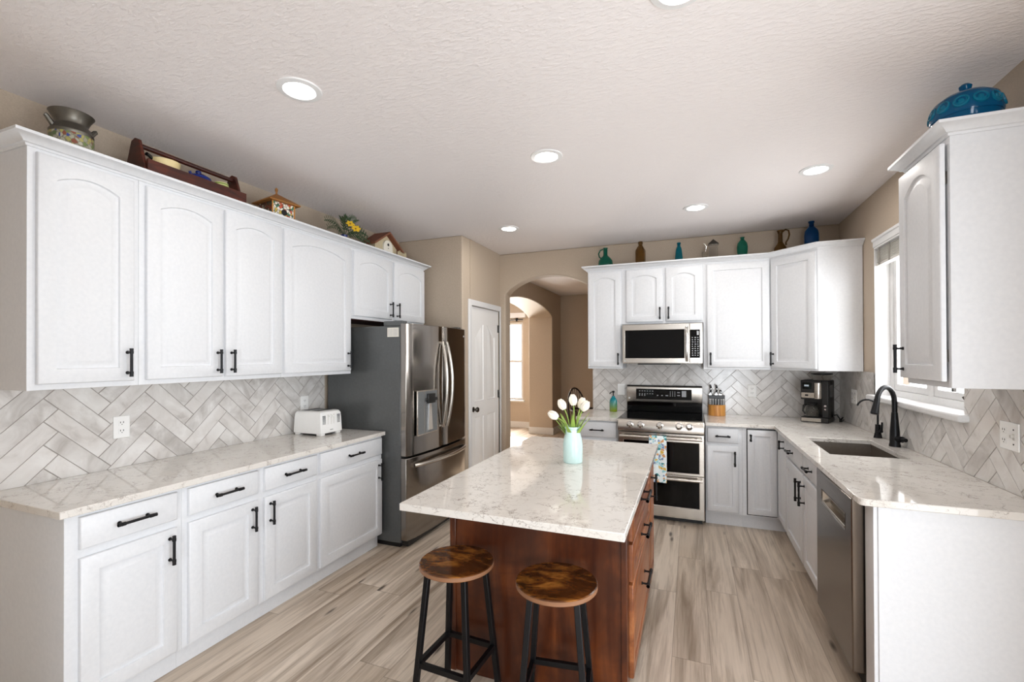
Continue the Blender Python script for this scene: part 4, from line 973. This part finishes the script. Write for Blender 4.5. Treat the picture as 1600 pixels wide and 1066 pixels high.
tag(obj('striped_jar', MB().lathe([(0, 0), (0.036, 0), (0.04, 0.01), (0.042, 0.14), (0.038, 0.162), (0.035, 0.16), (0.036, 0.02), (0, 0.012)], (-2.67, 1.945, zb), 26), M['stripe']), 'green striped jar at the right end of the wooden tote', 'jar')

# birdhouse, square with hipped roof
bh = thing('birdhouse', 'mosaic birdhouse with hipped rusty roof on the left cabinets', 'birdhouse', (-2.67, 2.345, ZT), rz=0)
T = Matrix.Translation((-2.67, 2.345, ZT)) @ Matrix.Rotation(R(-10), 4, 'Z')
mb = MB(T); hw = 0.082
mb.mat(0).add([(hw, -hw, 0), (hw, hw, 0), (hw, hw, .17), (hw, -hw, .17)], [(0, 1, 2, 3)])
mb.mat(1).add([(-hw, -hw, 0), (hw, -hw, 0), (hw, -hw, .17), (-hw, -hw, .17)], [(0, 1, 2, 3)]).add([(-hw, hw, 0), (hw, hw, 0), (hw, hw, .17), (-hw, hw, .17)], [(0, 1, 2, 3)]).add([(-hw, -hw, 0), (-hw, hw, 0), (-hw, hw, .17), (-hw, -hw, .17)], [(0, 1, 2, 3)]).add([(-hw, -hw, 0), (hw, -hw, 0), (hw, hw, 0), (-hw, hw, 0)], [(0, 1, 2, 3)]).add([(-hw, -hw, .17), (hw, -hw, .17), (hw, hw, .17), (-hw, hw, .17)], [(0, 1, 2, 3)])
obj('body', mb, [M['mos_white'], M['mos_dark']], bh)
mb = MB(T); e = 0.110
mb.add([(-e, -e, .162), (e, -e, .162), (e, e, .162), (-e, e, .162), (-e, -e, .170), (e, -e, .170), (e, e, .170), (-e, e, .170), (0, 0, .245)], [(0, 3, 2, 1), (0, 1, 5, 4), (1, 2, 6, 5), (2, 3, 7, 6), (3, 0, 4, 7), (4, 5, 8), (5, 6, 8), (6, 7, 8), (7, 4, 8)])
obj('roof', mb, M['rust'], bh, smooth=False)
mb = MB(T); mb.tube([(0, 0, .235), (0, 0, .255), (0, 0, .262), (0, 0, .275), (0, 0, .284)], [0.007, 0.006, 0.009, 0.010, 0.004], 10); obj('finial', mb, M['rust'], bh)
mb = MB(T); mb.cyl((hw - 0.004, 0.005, .10), (hw + 0.0012, 0.005, .10), 0.021, n=20); obj('entry_hole', mb, M['darkgap'], bh)
mb = MB(T)
for a in (-hw, hw - 0.008): mb.box(hw, hw + 0.004, a, a + 0.008, 0, .165)
mb.box(hw, hw + 0.004, -hw, hw, 0.0, 0.045); obj('corner_trim', mb, M['bamboo'], bh)

# flower arrangement
fw = thing('flower_arrangement', 'yellow silk flowers and ferns in a dark blue vase on the left cabinets', 'flowers', (-2.66, 2.99, ZT))
obj('vase', MB().lathe([(0, 0), (0.04, 0), (0.048, 0.03), (0.04, 0.075), (0.024, 0.10), (0.028, 0.115), (0.02, 0.112), (0, 0.10)], (-2.66, 2.995, ZT), 22), M['navy'], fw)
random.seed(11)
fr_dirs = [(-1.0, 0.36, .26), (-0.95, 0.12, .24), (-0.7, -0.05, .2), (0.9, 0.35, .24), (1.0, 0.12, .26), (0.75, 0.0, .2), (-0.15, 1.0, .16), (0.12, 1.1, .17), (0.4, .8, .2), (-.4, .7, .18)]
for dy, dz, L in fr_dirs:
    mb = MB(); base = Vector((-2.66, 2.995, ZT + 0.105)); dirv = Vector((random.uniform(-.1, .45), dy, dz)).normalized(); pts = [base + dirv * L * k / 10 + Vector((0, 0, 0.04 * math.sin(math.pi * k / 10) - 0.02 * (k / 10) ** 2)) for k in range(11)]
    mb.tube(pts, 0.002, 5)
    for k in range(2, 11):
        sd = dirv.cross(Vector((1, 0, 0.3))).normalized(); l = 0.045 * math.sin(math.pi * (k / 11.5)) + 0.012
        for s in (-1, 1):
            p = pts[k]; tip = p + (sd * s + dirv * 0.7).normalized() * l; mid = (p + tip) / 2; wv_ = dirv * 0.007
            mb.loops([[p - wv_ * 0.3, p + Vector((.001, 0, 0)), p + wv_ * 0.3, p - Vector((.001, 0, 0))], [mid - wv_, mid + Vector((.001, 0, 0)), mid + wv_, mid - Vector((.001, 0, 0))], [tip - wv_ * 0.1, tip + Vector((.0005, 0, 0)), tip + wv_ * 0.1, tip - Vector((.0005, 0, 0))]])
    obj('fern_frond', mb, M['fern'], fw)
for (oy, oz, ox) in ((0.015, 0.205, 0.05), (0.085, 0.185, 0.055), (0.05, 0.17, 0.075)):
    cpt = Vector((-2.66 + ox, 2.995 + oy, ZT + oz)); mb = MB()
    mb.tube([(-2.66, 2.995, ZT + 0.1), tuple((cpt + Vector((-2.66, 2.995, ZT + .1))) / 2), tuple(cpt)], 0.002, 5); mb.mat(1)
    T2 = Matrix.Translation(cpt) @ Vector((0.7, -0.5, 0.5)).to_track_quat('Z', 'Y').to_matrix().to_4x4(); mb.T = T2
    for k in range(6):
        an = k * math.pi / 3; d_ = Vector((math.cos(an), math.sin(an), 0)); s_ = Vector((-math.sin(an), math.cos(an), 0)); ls = []
        for j in range(6):
            u = j / 5; c_ = d_ * 0.038 * u + Vector((0, 0, 0.014 * u - 0.010 * u * u)); hw_ = 0.012 * math.sin(math.pi * min(.97, u * .85 + .12)); ls.append([c_ - s_ * hw_, c_ + Vector((0, 0, .001)), c_ + s_ * hw_, c_ - Vector((0, 0, .001))])
        mb.loops(ls)
    mb.mat(2); mb.lathe([(0, 0), (0.006, 0.001), (0.006, 0.008), (0, 0.012)], (0, 0, 0), 8)
    obj('yellow_flower', mb, [M['fern'], M['yellow'], M['rust']], fw)

# church-like birdhouse
ch = thing('birdhouse', 'whitewashed birdhouse with brown gabled roof and fence on the left cabinets', 'birdhouse', (-2.66, 3.5, ZT))
X0, X1 = -2.72, -2.62
obj('body', MB().prism([(3.34, ZT), (3.66, ZT), (3.66, ZT + 0.13), (3.50, ZT + 0.235), (3.34, ZT + 0.13)], 'X', X0, X1), M['whitewash'], ch)
obj('porch', MB().prism([(3.445, ZT), (3.575, ZT), (3.575, ZT + .12)] + [(3.51 + 0.065 * math.cos(R(a)), ZT + .13 + 0.055 * math.sin(R(a))) for a in range(10, 180, 20)] + [(3.445, ZT + .12)], 'X', X1, X1 + 0.016), M['paper'], ch)
mb = MB()
for s in (-1, 1):
    a = Vector((3.50, ZT + 0.262)); d_ = Vector((s * 0.215, -0.142)); nrm = Vector((0, -0.016))
    mb.prism([tuple(a), tuple(a + d_), tuple(a + d_ + nrm), tuple(a + nrm * 1.2)], 'X', X0 - 0.03, X1 + 0.045)
obj('roof', mb, M['brownroof'], ch)
obj('entry_hole', MB().cyl((X1 + 0.015, 3.51, ZT + 0.145), (X1 + 0.0175, 3.51, ZT + 0.145), 0.013).cyl((X1 + 0.015, 3.51, ZT + 0.112), (X1 + 0.0175, 3.51, ZT + 0.112), 0.005), M['darkgap'], ch)
mb = MB()
for k in range(6): mb.prism([(3.63 + k * 0.024, ZT), (3.645 + k * 0.024, ZT), (3.645 + k * 0.024, ZT + 0.1 + 0.01 * (k % 2)), (3.6375 + k * 0.024, ZT + 0.115 + 0.01 * (k % 2)), (3.63 + k * 0.024, ZT + 0.1 + 0.01 * (k % 2))], 'X', X1 + 0.03, X1 + 0.038)
mb.box(X1 + 0.025, X1 + 0.03, 3.63, 3.77, ZT + 0.03, ZT + 0.04).box(X1 + 0.025, X1 + 0.03, 3.63, 3.77, ZT + 0.075, ZT + 0.085); obj('picket_fence', mb, M['whitewash'], ch)
obj('post', MB().box(-2.74, -2.715, 3.735, 3.775, ZT, ZT + 0.215), M['whitewash'], ch)

# ------------------------------------------------------------------ ornaments above the range-wall cabinets
gy = 4.88
jg = thing('glass_jug', 'round green glass jug with loop handle, leftmost above the range wall cabinets', 'jug', (-0.845, gy, ZT), 'coloured glass on the range-wall cabinets')
obj('body', MB().lathe([(0, 0), (0.045, 0), (0.068, 0.02), (0.078, 0.075), (0.072, 0.12), (0.045, 0.155), (0.026, 0.17), (0.021, 0.19), (0.022, 0.245), (0.026, 0.255), (0.021, 0.256), (0.017, 0.19), (0, 0.17)], (-0.845, gy, ZT), 30), M['gl_green'], jg)
obj('handle', MB().tube([(-0.87, gy, ZT + 0.245), (-0.90, gy, ZT + 0.235), (-0.918, gy, ZT + 0.20), (-0.91, gy, ZT + 0.165), (-0.89, gy, ZT + 0.145)], 0.007, 10), M['gl_green'], jg)
ab = thing('glass_bottle', 'square-shouldered dark amber glass bottle above the microwave', 'bottle', (-0.484, gy, ZT), 'coloured glass on the range-wall cabinets')
T = Matrix.Translation((-0.484, gy, ZT)) @ Matrix.Rotation(R(20), 4, 'Z'); mb = MB(T); ls = []
for r, z in ((0.040, 0), (0.045, 0.005), (0.046, 0.195), (0.041, 0.208), (0.022, 0.245), (0.0175, 0.249), (0.0175, 0.262), (0.021, 0.264), (0.021, 0.289)):
    ls.append([((r / math.cos(math.pi / 6)) * math.cos(math.pi / 3 * k), (r / math.cos(math.pi / 6)) * math.sin(math.pi / 3 * k), z) for k in range(6)])
obj('body', mb.loops(ls), M['gl_amber'], ab, bevel=0.003)
tb = thing('glass_bottle', 'small tapering teal glass bottle above the microwave', 'bottle', (-0.112, gy, ZT), 'coloured glass on the range-wall cabinets')
obj('body', MB().lathe([(0, 0), (0.034, 0), (0.038, 0.008), (0.037, 0.09), (0.031, 0.15), (0.026, 0.185), (0.017, 0.205), (0.015, 0.225), (0.019, 0.228), (0.019, 0.243), (0.014, 0.244), (0, 0.2)], (-0.112, gy, ZT), 26), M['gl_teal'], tb)
cl_ = thing('glass_lantern', 'clear glass house-shaped jar with dark pointed roof on the range-wall cabinets', 'lantern', (0.208, gy, ZT))
obj('glass_box', MB().box(0.165, 0.245, gy - 0.04, gy + 0.04, ZT, ZT + 0.195), M['gl_clear'], cl_, bevel=0.004)
mb = MB(); mb.add([(0.157, gy - .048, ZT + .1955), (0.253, gy - .048, ZT + .1955), (0.253, gy + .048, ZT + .1955), (0.157, gy + .048, ZT + .1955), (0.205, gy, ZT + .25)], [(0, 3, 2, 1), (0, 1, 4), (1, 2, 4), (2, 3, 4), (3, 0, 4)]); obj('roof', mb, M['darknickel'], cl_, smooth=False)
cs_ = thing('glass_cruet', 'tiny clear glass cruet with slanted spout beside the lantern', 'cruet', (0.125, gy, ZT))
obj('body', MB().lathe([(0, 0), (0.022, 0), (0.024, 0.006), (0.023, 0.12), (0.018, 0.13), (0, 0.131)], (0.125, gy, ZT), 18), M['gl_clear'], cs_)
obj('spout', MB().cyl((0.135, gy, ZT + 0.131), (0.145, gy, ZT + 0.185), 0.006, 0.008).cyl((0.147, gy, ZT + 0.182), (0.115, gy, ZT + 0.215), 0.005), M['chrome'], cs_)
tag(obj('glass_vase', MB().lathe([(0, 0), (0.030, 0), (0.034, 0.01), (0.047, 0.11), (0.049, 0.145), (0.042, 0.185), (0.022, 0.212), (0.016, 0.22), (0.017, 0.235), (0.022, 0.242), (0.016, 0.242), (0.012, 0.21), (0, 0.2)], (0.46, gy, ZT), 28), M['gl_green']), 'egg-shaped teal glass vase left of the amber pitcher', 'vase', 'coloured glass on the range-wall cabinets')
pt = thing('glass_pitcher', 'amber glass pitcher with large loop handle near the cabinet corner', 'pitcher', (0.785, 4.86, ZT), 'coloured glass on the range-wall cabinets')
obj('body', MB().lathe([(0, 0), (0.034, 0), (0.05, 0.02), (0.056, 0.06), (0.05, 0.11), (0.03, 0.14), (0.02, 0.16), (0.018, 0.235), (0.026, 0.262), (0.030, 0.268), (0.024, 0.268), (0.014, 0.235), (0.014, 0.16), (0, 0.15)], (0.775, 4.86, ZT), 28), M['gl_amber'], pt)
obj('handle', MB().tube([(0.795, 4.86, ZT + 0.258), (0.818, 4.86, ZT + 0.275), (0.842, 4.86, ZT + 0.262), (0.848, 4.86, ZT + 0.225), (0.838, 4.86, ZT + 0.185), (0.82, 4.86, ZT + 0.155), (0.822, 4.86, ZT + 0.13)], 0.0075, 10), M['gl_amber'], pt)
bb_ = tag(obj('glass_bottle', MB().lathe([(0, 0), (0.05, 0), (0.056, 0.008), (0.057, 0.19), (0.052, 0.225), (0.03, 0.255), (0.02, 0.265), (0.019, 0.295), (0.024, 0.298), (0.024, 0.312), (0.017, 0.313), (0.014, 0.26), (0, 0.25)], (1.01, 4.80, ZT), 30), M['gl_blue']), 'tall blue glass bottle on the diagonal corner cabinet', 'bottle', 'coloured glass on the range-wall cabinets')

# lidded blue glass dish on the right cabinet
bd = thing('glass_dish', 'large lidded turquoise glass dish with embossed circles on the right cabinet', 'dish', (1.10, 2.53, ZT))
dc = (1.10, 2.53, ZT)
obj('dish', MB().lathe([(0, 0), (0.05, 0), (0.06, 0.01), (0.05, 0.03), (0.07, 0.05), (0.103, 0.085), (0.112, 0.12), (0, 0.12)], dc, 40), M['gl_turq'], bd)
mb = MB().lathe([(0.115, 0.1205), (0.118, 0.128), (0.116, 0.16), (0.105, 0.195), (0.075, 0.218), (0.04, 0.228), (0, 0.229)], dc, 40).mat(1)
for k in range(12):
    an = 2 * math.pi * k / 12; p = Vector(dc) + Vector((0.113 * math.cos(an), 0.113 * math.sin(an), 0.162)); nn = Vector((math.cos(an), math.sin(an), 0.3)).normalized(); mb.T = Matrix.Translation(p) @ nn.to_track_quat('Z', 'Y').to_matrix().to_4x4()
    mb.lathe([(0.027, -0.006), (0.026, 0.003), (0.021, 0.005), (0.018, 0.001), (0.011, 0.001), (0.008, 0.005), (0, 0.006)], (0, 0, 0), 16)
mb.T = None
obj('lid', mb, [M['gl_turq'], M['gl_circ']], bd)
obj('lid_knob', MB().lathe([(0.012, 0.228), (0.010, 0.236), (0.02, 0.25), (0.022, 0.262), (0.014, 0.27), (0, 0.268)], dc, 12), M['gl_turq'], bd)

# ------------------------------------------------------------------ ceiling lights
lt = thing('recessed_light', 'x', 'ceiling light', (0, 0, H), 'recessed ceiling lights')
rim = MB().lathe([(0.066, -0.004), (0.070, -0.009), (0.094, -0.006), (0.097, -0.0005)], (0, 0, H), 40); rim.f = [f for f in rim.f if len(f) == 4]; rim.mi = rim.mi[:len(rim.f)]
obj('trim_ring', rim, M['trim'], lt, weld=False)
obj('lens', MB().lathe([(0, -0.0045), (0.066, -0.0045), (0.066, -0.002), (0, -0.002)], (0, 0, H), 40), M['lens'], lt)
pos = [(-0.815, 2.664, 'recessed ceiling light in the middle, above the tulip vase'), (0.769, 3.521, 'recessed ceiling light nearest the sink window'), (0.039, 4.048, 'recessed ceiling light in front of the microwave'),
       (-1.616, 4.044, 'recessed ceiling light in front of the pantry door'), (-0.03, 1.60, 'recessed ceiling light cut by the top edge of the picture')]
lamp_e = 3.4
for x, y, lab in pos: dup(lt, (x, y, H), lab)
lt.location = (-1.655, 1.578, H); lt['label'] = 'largest recessed ceiling light, nearest the left wall cabinets'
for x, y in [(p[0], p[1]) for p in pos] + [(-1.655, 1.578)]:
    l = bpy.data.lights.new('downlight', 'AREA'); l.shape = 'DISK'; l.size = 0.12; l.energy = lamp_e; l.color = (1, 0.95, 0.89)
    o = bpy.data.objects.new('downlight', l); COL.objects.link(o); o.location = (x, y, H - 0.012)

# ------------------------------------------------------------------ dining chair seen past the arch
dc_ = thing('dining_chair', 'dark hoop-back spindle chair in the room beyond the arch', 'chair', (-1.49, 6.9, 0))
T = Matrix.Translation((-1.49, 6.9, 0)) @ Matrix.Rotation(R(58), 4, 'Z')
mb = MB(T); mb.lathe([(0, 0.43), (0.19, 0.43), (0.215, 0.44), (0.21, 0.462), (0.15, 0.455), (0, 0.45)], (0, 0, 0), 28); obj('seat', mb, M['windsor'], dc_)
hp = [(-0.20 * math.cos(math.pi * k / 20), 0.17 + 0.10 * math.sin(math.pi * k / 20), 0.45 + 0.55 * math.sin(math.pi * k / 20) ** 0.75) for k in range(21)]
obj('hoop_back', MB(T).tube(hp, 0.013, 10), M['windsor'], dc_)
for k in range(7):
    xx = -0.135 + 0.045 * k; zt_ = 0.45 + 0.55 * math.sin(math.acos(-xx / 0.20)) ** 0.75; obj('spindle', MB(T).cyl((xx * 0.8, 0.175, 0.455), (xx, 0.17 + 0.10 * math.sin(math.acos(-xx / 0.2)), zt_), 0.006, n=8), M['windsor'], dc_)
ar = [(0.20 * math.cos(math.pi * k / 16) * 1.25, -0.02 + 0.26 * math.sin(math.pi * k / 16), 0.68) for k in range(17)]
obj('arm_rail', MB(T).tube(ar, 0.014, 8), M['windsor'], dc_)
for s in (-1, 1): obj('arm_post', MB(T).cyl((s * 0.17, -0.02, 0.455), (s * 0.24, -0.01, 0.68), 0.009, n=8), M['windsor'], dc_)
for sx, sy in ((-1, -1), (1, -1), (1, 1), (-1, 1)): obj('leg', MB(T).tube([(sx * 0.13, sy * 0.12, 0.435), (sx * 0.17, sy * 0.165, 0.22), (sx * 0.205, sy * 0.20, 0.0)], [0.012, 0.017, 0.011], 10), M['windsor'], dc_)
